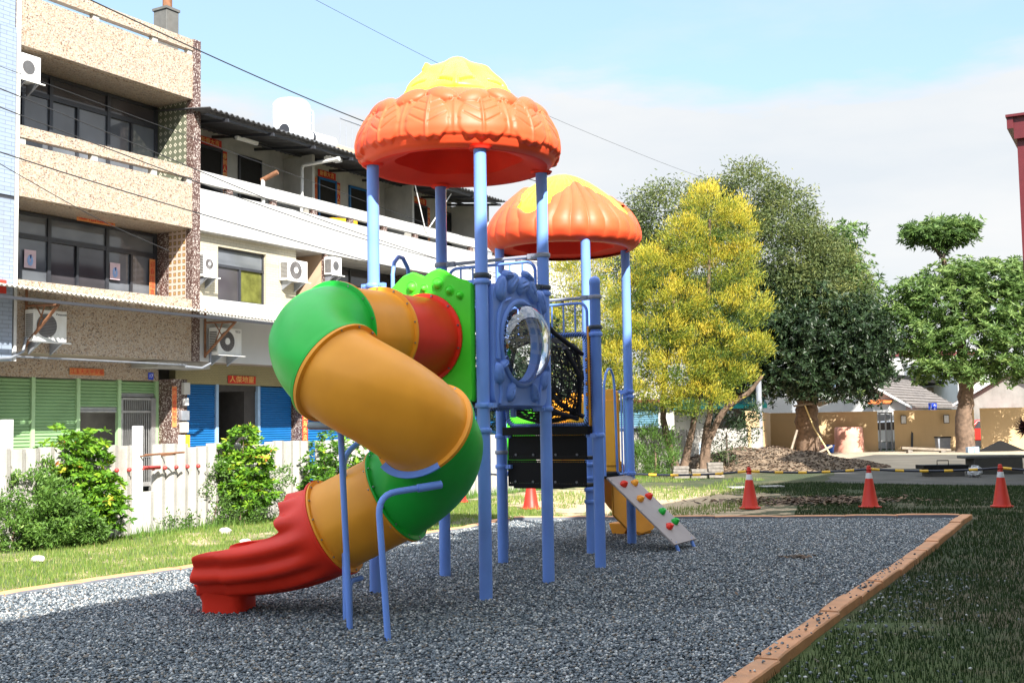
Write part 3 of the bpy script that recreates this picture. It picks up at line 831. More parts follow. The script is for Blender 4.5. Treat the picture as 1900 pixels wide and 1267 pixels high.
# ---- tower roof with relief leaves
def smooth01(x): x = np.clip(x, 0, 1); return x * x * (3 - 2 * x)
def roof1():
    ca, cb = .6, .6; z0 = 4.04
    prof = [(.60, .10), (.80, .022), (.86, .012), (.925, .045), (.968, .115), (.975, .20), (.95, .30), (.90, .40), (.84, .49), (.765, .565), (.68, .625), (.60, .665), (.52, .69), (.44, .705)]
    pr = np.array(prof); seg = np.r_[0, np.cumsum(np.hypot(*np.diff(pr, axis=0).T))]; NT, NP = 190, 760
    tt = np.linspace(0, seg[-1], NT); R = np.interp(tt, seg, pr[:, 0]); Z = np.interp(tt, seg, pr[:, 1])
    k5 = np.ones(7) / 7; R[3:-3] = np.convolve(R, k5, 'valid'); Z[3:-3] = np.convolve(Z, k5, 'valid')
    dR, dZ = np.gradient(R), np.gradient(Z); ln = np.hypot(dR, dZ) + 1e-9; nR, nZ = dZ / ln, -dR / ln
    ph = np.linspace(0, 2 * pi, NP, endpoint=False); PH, TT = np.meshgrid(ph, tt)
    side = (TT > seg[3] * .9)
    NL = 12; w = 2 * pi / NL
    kidx = np.floor(PH / w); dl = (PH - (kidx + .5) * w) / (w / 2)               # -1..1 over one leaf
    odd = (kidx % 2)
    s0 = seg[4] - .055; s1 = seg[8] + .06
    y = (TT - s0) / (s1 - s0)                                                      # 0 tip .. 1 stem
    half = np.where(odd > 0, .97, .90) * np.where(y < .36, np.sqrt(np.clip(1 - np.abs((y - .36) / .37) ** 2.1, 0, 1)), np.clip(1 - np.abs((y - .36) / .78) ** 1.7, 0, 1))
    tip = .03 + .032 * (1 - np.abs(np.cos(dl * pi * 2.0))) - .03 * (odd < 1)
    half = half - .05 * (1 - np.abs(np.cos(y * pi * 4.2))) * (y < .4)
    inside = np.minimum(smooth01((half - np.abs(dl)) / .16), smooth01((y - tip) / .12)) * smooth01((1.05 - y) / .2)
    dl2 = ((PH / w) % 1.0); dl2 = np.where(dl2 > .5, dl2 - 1, dl2) / .5
    half2 = .75 * np.where(y < .30, np.sqrt(np.clip(1 - np.abs((y - .30) / .24) ** 2.1, 0, 1)), np.clip(1 - np.abs((y - .30) / .8) ** 1.7, 0, 1))
    in2 = smooth01((half2 - np.abs(dl2)) / .2) * smooth01((y - .09) / .08)
    H = .020 * in2 + .008 * in2 * np.exp(-(dl2 / .06) ** 2)
    H = H * (1 - inside) + .038 * inside * (.62 + .38 * np.sqrt(np.clip(1 - dl ** 2, 0, 1)))
    H += inside * .014 * np.exp(-(dl / .05) ** 2)                                  # midrib
    for k, sl in ((.30, .5), (.50, .45), (.68, .4)):
        yy = k + np.abs(dl) * sl * .55
        H -= inside * .009 * np.exp(-((y - yy) / .018) ** 2) * (np.abs(dl) > .06) * (np.abs(dl) < .72)
    # row of overlapping oval pads above the leaves
    NO = 17; wo = 2 * pi / NO; ko = np.floor(PH / wo); do = (PH - (ko + .5) * wo) / (wo / 2)
    sc_ = seg[8] + .045 + .035 * np.sin(ko * 2.4); so = (TT - sc_) / .115
    q = 1 - (do * .98) ** 2 - (so + .35 * do * np.where(ko % 2 > 0, 1, -1)) ** 2
    H = np.maximum(H, .066 * np.sqrt(np.clip(q, 0, 1)))
    # berries in threes between the leaves
    for k in range(NL):
        for (da, ds) in ((-.045, 0), (0, .028), (.045, 0)):
            d2 = (((PH - k * w - da + pi) % (2 * pi) - pi) * .85) ** 2 + (TT - (s1 - .10) - ds) ** 2
            H = np.maximum(H, .045 * np.sqrt(np.clip(1 - d2 / .021 ** 2, 0, 1)))
    H *= side
    wv = 1 + .05 * np.cos(6 * PH) * np.clip(1 - TT / seg[1], 0, 1)
    Rr = R[:, None] * wv + H * nR[:, None]; Zz = Z[:, None] + H * nZ[:, None]
    V = np.stack([ca + Rr * np.cos(PH), cb + Rr * np.sin(PH), z0 + Zz], -1)
    i, j = np.meshgrid(np.arange(NT - 1), np.arange(NP), indexing='ij'); a = i * NP + j; b = i * NP + (j + 1) % NP
    Fq = np.stack([a, b, b + NP, a + NP], -1).reshape(-1)
    Fq = Fq.reshape(NT - 1, NP * 4); cut = int(np.searchsorted(tt, seg[2] + .01))
    r = npmesh('tower_roof', PLAY.w(V.reshape(-1, 3)), 4, Fq[cut:].reshape(-1), m_roofred, PS, smooth=True)
    r['label'] = 'orange-red roof with moulded leaves over the near tower'
    npmesh('underside', PLAY.w(V.reshape(-1, 3)), 4, Fq[:cut].reshape(-1), m_roofund, r, smooth=True)
    # recessed ceiling
    m = PM(); rows = []
    for rr, zz in ((.60, .10), (.585, .20), (.54, .30), (.40, .38), (.2, .42), (.01, .43)):
        rows.append([(ca + rr * (1 + .05 * cos(6 * t)) * cos(t), cb + rr * (1 + .05 * cos(6 * t)) * sin(t), z0 + zz) for t in ph[::6]])
    m.grid(rows, True, True); m.build('ceiling', m_roofund, r, smooth=60)
    # yellow crown of folded petals
    m = PM(); NPh = 360; rows = []
    cp = [(.50, .64), (.545, .665), (.55, .70), (.52, .75), (.46, .81), (.385, .87), (.31, .935), (.235, 1.0), (.15, 1.07), (.08, 1.12), (.0, 1.15)]
    cp = np.array(cp); sg = np.r_[0, np.cumsum(np.hypot(*np.diff(cp, axis=0).T))]
    for t in np.linspace(0, sg[-1], 60):
        R_ = np.interp(t, sg, cp[:, 0]); Z_ = np.interp(t, sg, cp[:, 1]); u = t / sg[-1]; row = []
        for k in range(NPh):
            a = 2 * pi * k / NPh; f = (a * 6 / (2 * pi)) % 1 - .5
            lobe = (1 - abs(f * 2) ** 2.2); env = sin(pi * min(1, u * 1.25)) if u < .8 else max(0, (1 - u) * 5) * sin(pi * 1.0) + .0
            env = max(env, 0)
            d = .062 * (lobe - .5) * max(env, .15 if u < .7 else 0) + .022 * math.exp(-(f / .03) ** 2) * env - .035 * math.exp(-((u - .16 - .30 * abs(f)) / .022) ** 2) * (abs(f) < .36) * (abs(f) > .06)
            g = (a * 3 / (2 * pi) + .2) % 1 - .5
            d += .030 * math.exp(-((u - .60) / .10) ** 2) * max(0, 1 - abs(g * 3.2)) ** .6
            row.append((ca + (R_ + d) * cos(a), cb + (R_ + d) * sin(a), z0 + Z_ + d * .4))
        rows.append(row)
    m.grid(rows, True)
    ang = atan2(.35, -.9) - PA + pi
    ang = radians(100)
    hx, hy = ca + .27 * cos(ang), cb + .27 * sin(ang)
    m.tube([(hx - .10 * cos(ang), hy - .10 * sin(ang), z0 + .86), (hx, hy, z0 + .96), (hx + .06 * cos(ang), hy + .06 * sin(ang), z0 + 1.07), (hx + .065 * cos(ang), hy + .065 * sin(ang), z0 + 1.12)], [.10, .08, .055, .015], 16)
    m.build('crown', m_roofyel, r, smooth=70)
    for q in ('A', 'B', 'C', 'D'):
        a, b, _ = posts[q]; m = PM(); m.lathe([(RP, z0 + .012), (.095, z0 + .008), (.11, z0 + .03)], (a, b), 24); m.build('socket', m_roofund, r, smooth=50)
roof1()

def roof2():
    ca, cb = 4.2, 1.275; z0 = 3.76
    prof = np.array([(.82, .02), (.87, .02), (.93, .065), (.955, .15), (.945, .24), (.905, .33), (.84, .43), (.74, .54), (.62, .65), (.49, .755), (.36, .845), (.23, .915), (.11, .96), (0, .975)])
    seg = np.r_[0, np.cumsum(np.hypot(*np.diff(prof, axis=0).T))]; NT, NP = 110, 640
    tt = np.linspace(0, seg[-1], NT); R = np.interp(tt, seg, prof[:, 0]); Z = np.interp(tt, seg, prof[:, 1])
    k5 = np.ones(5) / 5; R[2:-2] = np.convolve(R, k5, 'valid'); Z[2:-2] = np.convolve(Z, k5, 'valid')
    ph = np.linspace(0, 2 * pi, NP, endpoint=False)
    d = ((ph - pi / 4) % (pi / 2)); dc = np.where(d > pi / 4, d - pi / 2, d) / (pi / 4)        # 0 at the corners, +-1 between
    zb = .36 + .46 * np.clip(1 - np.abs(dc) / .92, 0, 1) ** .75
    zb = np.where(np.abs(dc) > .62, .36 + .10 * (1 - np.cos((1 - np.abs(dc)) / .38 * pi)) / 2 * 1.1, zb)
    PHm, Zm = np.meshgrid(ph, Z); ZB = np.broadcast_to(zb, Zm.shape); DC = np.broadcast_to(dc, Zm.shape)
    for nm, mt in (('petals', m_roofred), ('crown', m_roofyel2)):
        inside = smooth01((ZB - Zm) / .05)
        if nm == 'petals':
            conv = DC * (1 + 1.1 * np.clip(Zm - .25, 0, 1))
            rib = np.abs(np.sin(conv * pi * 3.5)) ** .6
            Hh = .030 * inside + .026 * rib * inside * smooth01((Zm - .03) / .12)
        else:
            Hh = .004 + .008 * np.abs(np.sin(PHm * 22)) * np.clip((Zm - .3) * 4, 0, 1) - .004 * inside
        sl = np.gradient(Z); sr = np.gradient(R); ln = np.hypot(sl, sr) + 1e-9
        Rr = R[:, None] + Hh * (sl / ln)[:, None]; Zz = Zm + Hh * (-sr / ln)[:, None]
        V = np.stack([ca + Rr * np.cos(PHm), cb + Rr * np.sin(PHm), z0 + Zz], -1)
        i, j = np.meshgrid(np.arange(NT - 1), np.arange(NP), indexing='ij'); a = i * NP + j; b = i * NP + (j + 1) % NP
        Fq = np.stack([a, b, b + NP, a + NP], -1)
        keep = (ZB[:-1] > Zm[:-1] - .03) if nm == 'petals' else (Zm[:-1] > .25)
        Fq = Fq[keep].reshape(-1)
        if nm == 'petals':
            r = npmesh('tower_roof', PLAY.w(V.reshape(-1, 3)), 4, Fq, mt, PS, smooth=True)
            r['label'] = 'ribbed orange-red roof with yellow crown over the far tower'
        else:
            npmesh(nm, PLAY.w(V.reshape(-1, 3)), 4, Fq, mt, r, smooth=True)
    m = PM(); rows = []
    for rr, zz in ((.83, .022), (.62, .045), (.60, .10), (.56, .24), (.4, .34), (.01, .38)):
        w_ = .05 if rr < .8 else 0
        rows.append([(ca + rr * (1 + w_ * cos(6 * t)) * cos(t), cb + rr * (1 + w_ * cos(6 * t)) * sin(t), z0 + zz) for t in ph[::6]])
    m.grid(rows, True, True); m.build('ceiling', m_roofund, r, smooth=60)
roof2()

# ---- green entry panel on the slide side (plane a = 0)
def slab_hole(m, outline, hole_c, hole_r, d0, d1, mk, n=96):
    """plate with an oval hole; outline = function(angle) -> point, mk(p, d) -> xyz"""
    O = [outline(2 * pi * k / n) for k in range(n)]; I = [(hole_c[0] + hole_r[0] * cos(2 * pi * k / n), hole_c[1] + hole_r[1] * sin(2 * pi * k / n)) for k in range(n)]
    bev = .018
    def shr(P, s):
        cx, cy = hole_c; out = []
        for x, y in P:
            L = hypot(x - cx, y - cy); out.append((x - (x - cx) / L * s, y - (y - cy) / L * s))
        return out
    rings = [[mk(p, d0) for p in I], [mk(p, d0) for p in shr(O, bev)], [mk(p, d0 + (d1 - d0) * .35) for p in O], [mk(p, d0 + (d1 - d0) * .65) for p in O], [mk(p, d1) for p in shr(O, bev)], [mk(p, d1) for p in I], [mk(p, d0) for p in I]]
    m.grid(rings, True)
top = [(0.06, 2.83), (.14, 2.86), (.23, 2.885), (.31, 2.925), (.38, 2.97), (.45, 2.995), (.53, 2.975), (.60, 2.93), (.66, 2.955), (.73, 2.985), (.84, 2.955), (.95, 2.87), (1.05, 2.80), (1.13, 2.78)]
tx = [p[0] for p in top]; tz = [p[1] for p in top]
def out_green(a):
    c = (.58, 2.35); dx, dy = cos(a), sin(a); L = 2.0
    lo, hi = 0.0, 2.0
    for _ in range(24):
        mid = (lo + hi) / 2; x, y = c[0] + dx * mid, c[1] + dy * mid
        ok = (.075 < x < 1.125) and (1.76 < y < np.interp(x, tx, tz)); lo, hi = (mid, hi) if ok else (lo, mid)
    return (c[0] + dx * lo, c[1] + dy * lo)
m = PM(); slab_hole(m, out_green, (.58, 2.35), (.37, .37), .03, -.05, lambda p, d: (d, p[0], p[1]), 180)
for b, z, r_ in ((.73, 2.835, .048), (.59, 2.815, .033), (.44, 2.845, .052), (.31, 2.775, .040), (.20, 2.725, .034)):
    rows = [[(-.05 - hh, b + rr * cos(2 * pi * k / 24), z + rr * sin(2 * pi * k / 24)) for k in range(24)] for rr, hh in ((r_ * 1.35, -.001), (r_ * 1.2, .004), (r_ * 1.06, -.006), (r_, .0), (r_ * .85, .018), (r_ * .5, .034), (.001, .04))]
    m.grid(rows, True, True)
gp = m.build('entry_panel', m_lime, PS, fix=True, smooth=38)

# ---- blue leaf panel with clear bubble window (plane b = 0, facing -b)
def leafblob(m, c, ang, L, W, T, y0, n=14, k_=9):
    """leaf relief lying on a plate whose outward direction is -y"""
    ca, sa = cos(ang), sin(ang); rows = []
    for i in range(k_ + 1):
        u = -1 + 2 * i / k_; w = W * (1 - abs(u) ** 2.2) ** .6 * (1.0 - .25 * u); row = []
        for j in range(n):
            v = -1 + 2 * j / (n - 1); h = T * sqrt(max(0, (1 - v * v))) * (1 - abs(u) ** 3) ** .5
            h -= T * .35 * math.exp(-((abs(v) * .5 + u * 1.0) % .42 - .21) ** 2 / .0022) * (abs(v) > .12) * (1 - abs(u))
            h += T * .22 * math.exp(-(v / .10) ** 2) * (1 - abs(u))
            x, z = u * L, v * w
            row.append((c[0] + x * ca - z * sa, y0 - h, c[1] + x * sa + z * ca))
        rows.append(row)
    m.grid(rows)
def out_blue(a):
    c = (.60, 2.31); dx, dy = cos(a), sin(a); lo, hi = 0.0, 2.0
    for _ in range(24):
        mid = (lo + hi) / 2; x, y = c[0] + dx * mid, c[1] + dy * mid
        rx = max(abs(x - .59) - .42, 0); ry = max((y - 2.74) if y > 2.74 else (1.81 - y), 0) if (y > 2.74 or y < 1.81) else 0
        ok = hypot(rx, ry) < .10; lo, hi = (mid, hi) if ok else (lo, mid)
    return (c[0] + dx * lo, c[1] + dy * lo)
m = PM(); slab_hole(m, out_blue, (.60, 2.31), (.35, .36), -.07, .02, lambda p, d: (p[0], d, p[1]), 120)
rr0 = []
for i in range(48):
    t = 2 * pi * i / 48; rr0.append([(.60 + (.385 + .028 * cos(q)) * cos(t), -.07 - .022 * max(0, sin(q)) - .002, 2.31 + (.395 + .028 * cos(q)) * sin(t)) for q in [pi * j / 8 for j in range(9)]])
rr0.append(rr0[0]); m.grid(rr0)
for c, a, L, W in (((.22, 2.80), 1.35, .13, .085), ((.42, 2.87), .75, .13, .09), ((.62, 2.86), .35, .13, .09), ((.80, 2.82), -.9, .15, .09), ((1.0, 2.73), -1.15, .13, .075), ((.34, 2.93), .1, .10, .05), ((.72, 2.95), -.25, .11, .05),
                   ((.16, 2.02), 1.9, .105, .075), ((.24, 2.10), .7, .07, .045), ((.37, 1.85), 1.2, .10, .06), ((.82, 1.85), 1.9, .10, .06), ((1.03, 1.98), 1.25, .11, .065), ((1.05, 2.10), 2.2, .06, .04)):
    leafblob(m, c, a, L, W, .055, -.068)
for P in ([(.26, 2.70), (.17, 2.55), (.145, 2.35), (.15, 2.15)], [(.30, 2.78), (.27, 2.68), (.40, 2.72)], [(.19, 1.94), (.20, 1.84), (.17, 1.74)], [(.97, 1.92), (.93, 1.82), (.93, 1.74)], [(.93, 2.72), (.99, 2.62), (1.02, 2.4)]):
    m.tube([(p[0], -.072, p[1]) for p in P], [.022, .02, .018, .03][:len(P)], 8)
bp = m.build('window_panel', m_bluepanel, PS, fix=True, smooth=45)
m = PM(); rows = []
for i in range(17):
    t = (pi / 2) * i / 16; rr = .37 * cos(t); dd = .25 * sin(t)
    rows.append([(.60 + max(rr, .0005) * cos(2 * pi * k / 48), -.075 - dd, 2.31 + max(rr, .0005) * 1.02 * sin(2 * pi * k / 48)) for k in range(48)])
m.grid(rows, True); bub = m.build('bubble_window', m_acrylic, bp, smooth=80)
for k in range(8):
    t = 2 * pi * k / 8 + .3; m = PM(); m.tube([(.60 + .372 * cos(t), -.078, 2.31 + .38 * sin(t)), (.60 + .372 * cos(t), -.088, 2.31 + .38 * sin(t))], .007, 8); m.build('bolt', m_bolt, bp)

# ---- barred panels
def rail_panel(name, a, b0, b1, z0, z1, bars, rad=.10, side='top'):
    """hoop of tube with upright bars in plane a = const"""
    P = [(a, b0, z0)]
    for k in range(7):
        t = pi * .5 * k / 6; P.append((a, b0 + rad * (1 - cos(t)), z1 - rad * (1 - sin(t))))
    for k in range(7):
        t = pi * .5 * k / 6; P.append((a, b1 - rad * (1 - sin(t)), z1 - rad * (1 - cos(t))))
    P.append((a, b1, z0))
    m = PM(); m.tube(P, .016, 10); o = m.build(name, m_post, PS, smooth=60)
    m = PM(); m.tube([(a, b0, z0 + .01), (a, b1, z0 + .01)], .014, 10); m.build('bottom_rail', m_post, o, smooth=60)
    for i in range(bars):
        b = b0 + (b1 - b0) * (i + 1) / (bars + 1); m = PM(); m.tube([(a, b, z0), (a, b, z1 - .005)], .010, 8); m.build('bar', m_post, o, smooth=60)
    return o
rail_panel('barred_panel', 1.2, .09, 1.11, 2.75, 3.175, 6)
rail_panel('barred_panel', 2.4, .10, 1.10, 2.50, 2.86, 6)
for a, z in ((1.2, 3.225), (2.4, 2.915)):
    m = PM(); m.tube([(a, .13, z), (a, 1.07, z)], .018, 12); m.obox((a, .12, z), (.05, .09, .05), (1, 0, 0)); m.obox((a, 1.08, z), (.05, .09, .05), (1, 0, 0)); m.build('grip_rail', m_greyclamp, PS, smooth=50)
def frame_round(a, b0, b1, z0, z1, r, w):
    """flat rounded frame in plane a"""
    P = []
    for cx, cz, t0 in ((b1 - r, z1 - r, 0), (b0 + r, z1 - r, pi / 2), (b0 + r, z0 + r, pi), (b1 - r, z0 + r, 1.5 * pi)):
        for k in range(7):
            t = t0 + pi / 2 * k / 6; P.append((a, cx + r * cos(t), cz + r * sin(t)))
    return P
for a, z0, z1 in ((1.2, 1.72, 2.80), (2.4, 1.53, 2.52)):
    P = frame_round(a, .085, 1.115, z0, z1, .11, .05); m = PM(); m.tube(P, .026, 8, closed=True); o = m.build('net_frame', m_post, PS, smooth=60)
    for b in (.36, .84):
        m = PM(); m.box(a - .03, a + .005, b - .03, b + .03, z0 - .10, z0 + .01); m.build('hanger_plate', m_post, o, bevel=.008)

# ---- black rope net tunnel between the two frames
def ncirc(a, t):
    f = (a - 1.2) / 1.2; cz = 2.25 * (1 - f) + 2.02 * f; r = .485 - .10 * sin(pi * f) ; r2 = .50 - .07 * sin(pi * f)
    q = 1.0 / max(abs(cos(t)), abs(sin(t))) ** .45
    return (a, .60 + r * q * cos(t) * .93, cz + r2 * q * sin(t) * .93 - .03 * sin(pi * f))
nt = PM(); m = nt
for k in range(16):
    t = 2 * pi * k / 16 + .1; m.tube([ncirc(1.2 + 1.2 * i / 6, t) for i in range(7)], .0085, 6)
for i in range(1, 9):
    a = 1.2 + 1.2 * i / 9 + .02; m.tube([ncirc(a, 2 * pi * k / 32) for k in range(32)], .0085, 6, closed=True)
for k in range(16):
    for s in (1,):
        t0 = 2 * pi * k / 16 + .1
        m.tube([ncirc(1.2 + 1.2 * i / 9, t0 + s * .20 * i) for i in range(10)], .006, 5)
net = m.build('net_tunnel', m_rope, PS, smooth=70)
m = PM(); m.grid([[ncirc(1.2 + 1.2 * i / 10, 2 * pi * k / 40) for k in range(40)] for i in range(11)], True); m.build('netting', m_netskin, net, smooth=80)
for a in (1.26, 2.34):
    m = PM(); m.tube([ncirc(a, 2 * pi * k / 40) for k in range(40)], .017, 8, closed=True); m.build('hoop', m_rope, net, smooth=70)
def coil(a, b0, b1, z0, z1):
    P = frame_round(a, b0, b1, z0, z1, .11, .05); m = PM(); P = P + [P[0]]
    pts = []
    for i in range(len(P) - 1):
        p, q = Vector(P[i]), Vector(P[i + 1]); n = max(1, int((q - p).length / .028))
        for k in range(n): pts.append(p.lerp(q, k / n))
    c = Vector((a, (b0 + b1) / 2, (z0 + z1) / 2)); out = []
    for i, p in enumerate(pts):
        d = (c - p).normalized(); out += [p + Vector((.034, 0, 0)) - d * .01, p + d * .05, p - Vector((.034, 0, 0)) - d * .01, p - d * .034]
    m.tube(out, .0042, 5, closed=True); return m.build('lacing', m_rope, net)
coil(1.2, .085, 1.115, 1.72, 2.80); coil(2.4, .085, 1.115, 1.53, 2.52)
for P in ([(1.25, .16, 2.72), (1.8, .20, 2.50), (2.38, .16, 2.30)], [(1.3, .35, 1.78), (1.9, .34, 1.70), (2.36, .22, 1.60)], [(2.37, .15, 1.62), (2.33, .40, 1.75), (2.30, .62, 2.0)], [(2.0, .18, 2.35), (2.3, .15, 2.05), (2.36, .2, 1.65)]):
    m = PM(); m.tube(P, .026, 10); m.build('padded_strap', m_pad, net, smooth=60)
# fine orange mesh / orange barrier behind the net
m = PM(); rows = []
for j in range(9):
    z = .95 + 1.0 * j / 8; rows.append([(4.80 + .02 * sin(i), 1.18 + .58 * i / 12, .95 + ((1.86 + .10 * sin(pi * min(1, i / 9))) - .95) * j / 8) for i in range(13)])
m.grid(rows); m.build('slide_hood', m_orange, PS, solid=.04)

# ---- black perforated steps from the upper deck down to the lower deck
for i, (a, z0, z1, dz) in enumerate(((2.40, 1.158, 1.44, 0), (2.42, .86, 1.152, 0), )):
    m = PM(); b0, b1 = (.13, 1.11) if i == 0 else (.15, 1.13)
    m.raw([(a, b0, z0), (a, b1, z0), (a, b1, z1), (a, b0, z1)], [(0, 3, 2, 1)]); o = m.build('riser', m_perf, PS)
    m = PM(); m.box(a + .004, a + .30, b0, b1, z0 - .035 + .034, z0 + .034); m.build('tread', m_black, o, bevel=.006)
    for b in (b0 + .12, b0 + .38, b0 + .66, b0 + .88):
        m = PM(); m.tube([(a - .004, b, z0 + .055), (a - .014, b, z0 + .055)], .013, 10); m.build('bolt', m_acg, o)
m = PM(); m.box(3.02, 3.60, .75, 1.40, .80, .86); m.build('tread', m_black, PS, bevel=.006)

# ---- lower tower: orange panels, green panel, handrails
def rpanel(name, mk, u0, u1, z0, z1, r, th, mat, holes=()):
    P = []
    for cx, cz, t0 in ((u1 - r, z1 - r, 0), (u0 + r, z1 - r, pi / 2)):
        for k in range(9): t = t0 + pi / 2 * k / 8; P.append((cx + r * cos(t), cz + r * sin(t)))
    P += [(u0, z0), (u1, z0)]; n = len(P)
    m = PM(); V = [mk(p, 0) for p in P] + [mk(p, th) for p in P]; m.raw(V, [tuple(range(n))[::-1], tuple(range(n, 2 * n))] + [(k, (k + 1) % n, (k + 1) % n + n, k + n) for k in range(n)])
    return m.build(name, mat, PS, bevel=.012, fix=True)
rpanel('slide_hood', lambda p, d: (4.74 + d, p[0], p[1]), .80, 1.02, .88, 1.99, .09, .05, m_orange)
rpanel('slide_hood', lambda p, d: (4.74 + d, p[0], p[1]), 1.62, 1.80, .88, 1.95, .08, .05, m_orange)
rpanel('side_panel', lambda p, d: (p[0], 1.85 + d, p[1]), 3.70, 4.45, .98, 1.85, .20, .05, m_lime)
m = PM(); m.box(4.72, 4.735, .84, .98, 1.0, 1.85); m.build('panel_inset', m_orange, PS, bevel=.01)
# narrow orange play strip beside the short post
m = PM(); m.box(2.36, 2.44, .035 + .03, .06 + .03, 1.52, 2.60)
op = m.build('play_strip', m_orange, PS, bevel=.01)
for z in (1.72, 1.86, 1.98, 2.12, 2.24):
    m = PM(); m.ball((2.40, .11, z), .024, 10, 7); m.build('bead', m_orange, op, smooth=60)
def arch(name, P, r=.0155):
    m = PM(); m.tube(P, r, 10); return m.build(name, m_post, PS, smooth=60)
arch('handrail', [(4.74, .675, .91), (4.46, .675, .905), (4.40, .675, .95), (4.385, .675, 1.4), (4.36, .675, 2.02), (4.33, .675, 2.14), (4.26, .675, 2.22), (4.18, .675, 2.22), (4.10, .675, 2.15), (4.05, .675, 2.0), (4.03, .675, 1.6), (4.03, .675, .9)])
arch('handrail', [(4.74, .675, 1.92), (4.56, .675, 1.92)])
for a in (4.56, 4.64):
    arch('handrail_bar', [(a, .675, .92), (a, .675, 1.92)], .011)
arch('hoop_handle', [(.40, 1.26, 2.75), (.40, 1.26, 3.05), (.44, 1.27, 3.17), (.53, 1.28, 3.24), (.62, 1.29, 3.24), (.72, 1.30, 3.15), (.78, 1.32, 3.0), (.80, 1.33, 2.7), (.80, 1.40, 1.7)], .021)
# wave slide leaving the far tower
m = PM(); rows = []
for i in range(22):
    u = i / 21; a = 4.80 + 1.55 * u; z = max(.92 - .78 * (u ** 1.1) + .035 * sin(u * 8), .14)
    rows.append([(a, b + .42, z + dz - .08) for (b, dz) in ((.50, .22), (.50, .26), (.53, .26), (.55, .10), (.60, .0), (.95, .0), (1.0, .10), (1.03, .26), (1.08, .26), (1.08, .22))])
m.grid(rows, flip=True); sl2 = m.build('wave_slide', m_orange, PS, smooth=40, solid=.03)
m = PM(); m.prism([(.94, .16), (.98, -.02), (1.14, -.02), (1.20, .10), (1.26, -.02), (1.42, -.02), (1.48, .16)], 'x', 5.85, 6.15); m.build('foot', m_orange, sl2, bevel=.01)
m = PM(); m.prism([(4.80, .93), (5.2, .74), (5.6, .50), (6.0, .26), (6.32, .16), (6.1, .06), (5.7, .04), (5.2, .16), (4.80, .36)], 'y', .92, .95); m.build('side_wall', m_orange, sl2, bevel=.01)

# ---- climbing ramp
TL, TR, BL, BR = Vector((4.06, .665, .885)), Vector((4.80, .665, .885)), Vector((4.06, -.20, .10)), Vector((4.80, -.20, .10))
ex = (TR - TL).normalized(); ey = (BL - TL).normalized(); ez = ey.cross(ex).normalized()
ez = ez if ez.z > 0 else -ez
m = PM(); m.raw([tuple(p + ez * d) for d in (0, -.022) for p in (TL, TR, BR, BL)], [(0, 3, 2, 1), (4, 5, 6, 7), (0, 1, 5, 4), (1, 2, 6, 5), (2, 3, 7, 6), (3, 0, 4, 7)])
rp = m.build('climbing_board', m_board, PS, bevel=.004, fix=True)
Wd = (TR - TL).length; Ln = (BL - TL).length
for (u, v, mt, lab) in ((.30, .13, m_red, 'red'), (.76, .13, m_orange, 'yellow'), (.36, .36, m_orange, 'yellow'), (.78, .34, m_red, 'red'), (.70, .57, m_green, 'green'), (.40, .78, m_red, 'red'), (.80, .73, m_green, 'green')):
    c = TL + ex * (u * Wd) + ey * (v * Ln); m = PM(); r_ = random.Random(int(u * 100 + v * 1000)); rows = []
    for rr, hh in ((.062, .0), (.064, .014), (.054, .036), (.038, .056), (.025, .050), (.014, .034), (.001, .031)):
        row = []
        for k in range(14):
            t = 2 * pi * k / 14; w_ = 1 + .22 * cos(2 * t + 1) + .12 * cos(3 * t + u * 9); q = c + ex * (rr * w_ * cos(t)) + ey * (rr * w_ * .85 * sin(t)) + ez * (hh * (1 + .25 * sin(t)))
            row.append(tuple(q))
        rows.append(row)
    m.grid(rows, True); h_ = m.build('climbing_hold', mt, rp, smooth=50, fix=True); h_['label'] = lab + ' hand hold'
for u, v in ((.06, .05), (.94, .05), (.06, .50), (.94, .46), (.06, .93), (.94, .93)):
    c = TL + ex * (u * Wd) + ey * (v * Ln); m = PM(); m.tube([c, c + ez * .005], .008, 8); m.build('bolt', m_bolt, rp)
for a in (4.16, 4.68):
    m = PM(); m.tube([(a, -.16, .12), (a + .01, -.23, -.05)], .021, 12); m.build('leg', m_post, rp, smooth=60)

# ---- spiral tube slide
Cx, Cy, RS = -1.083, 9.085, .46
P1 = Vector((-1.484, 9.31, 2.34)); E0 = Vector((-.809, 10.495, 2.35))
path = []                     # (point, key)
def hpos(al): return (Cx + RS * sin(al), Cy - RS * cos(al))
S = []
n = 14
for i in range(n): S.append(E0.lerp(P1, i / n))
a0, a1 = radians(-119.3), radians(165)
zk = [(-119.3, 2.34), (-100, 2.29), (-70, 2.15), (-34, 1.965), (10, 1.77), (60, 1.52), (110, 1.27), (165, .99)]
for i in range(61):
    al = a0 + (a1 - a0) * i / 60; x, y = hpos(al); S.append(Vector((x, y, np.interp(math.degrees(al), [k[0] for k in zk], [k[1] for k in zk]))))
last = S[-1].copy(); hd = Vector((cos(a1), sin(a1), 0))
P7 = last + hd * .57; P7.z = .72
for i in range(1, 9): 
    u = i / 8; p = last.lerp(P7, u); p.z = .99 + (.72 - .99) * u; S.append(p)
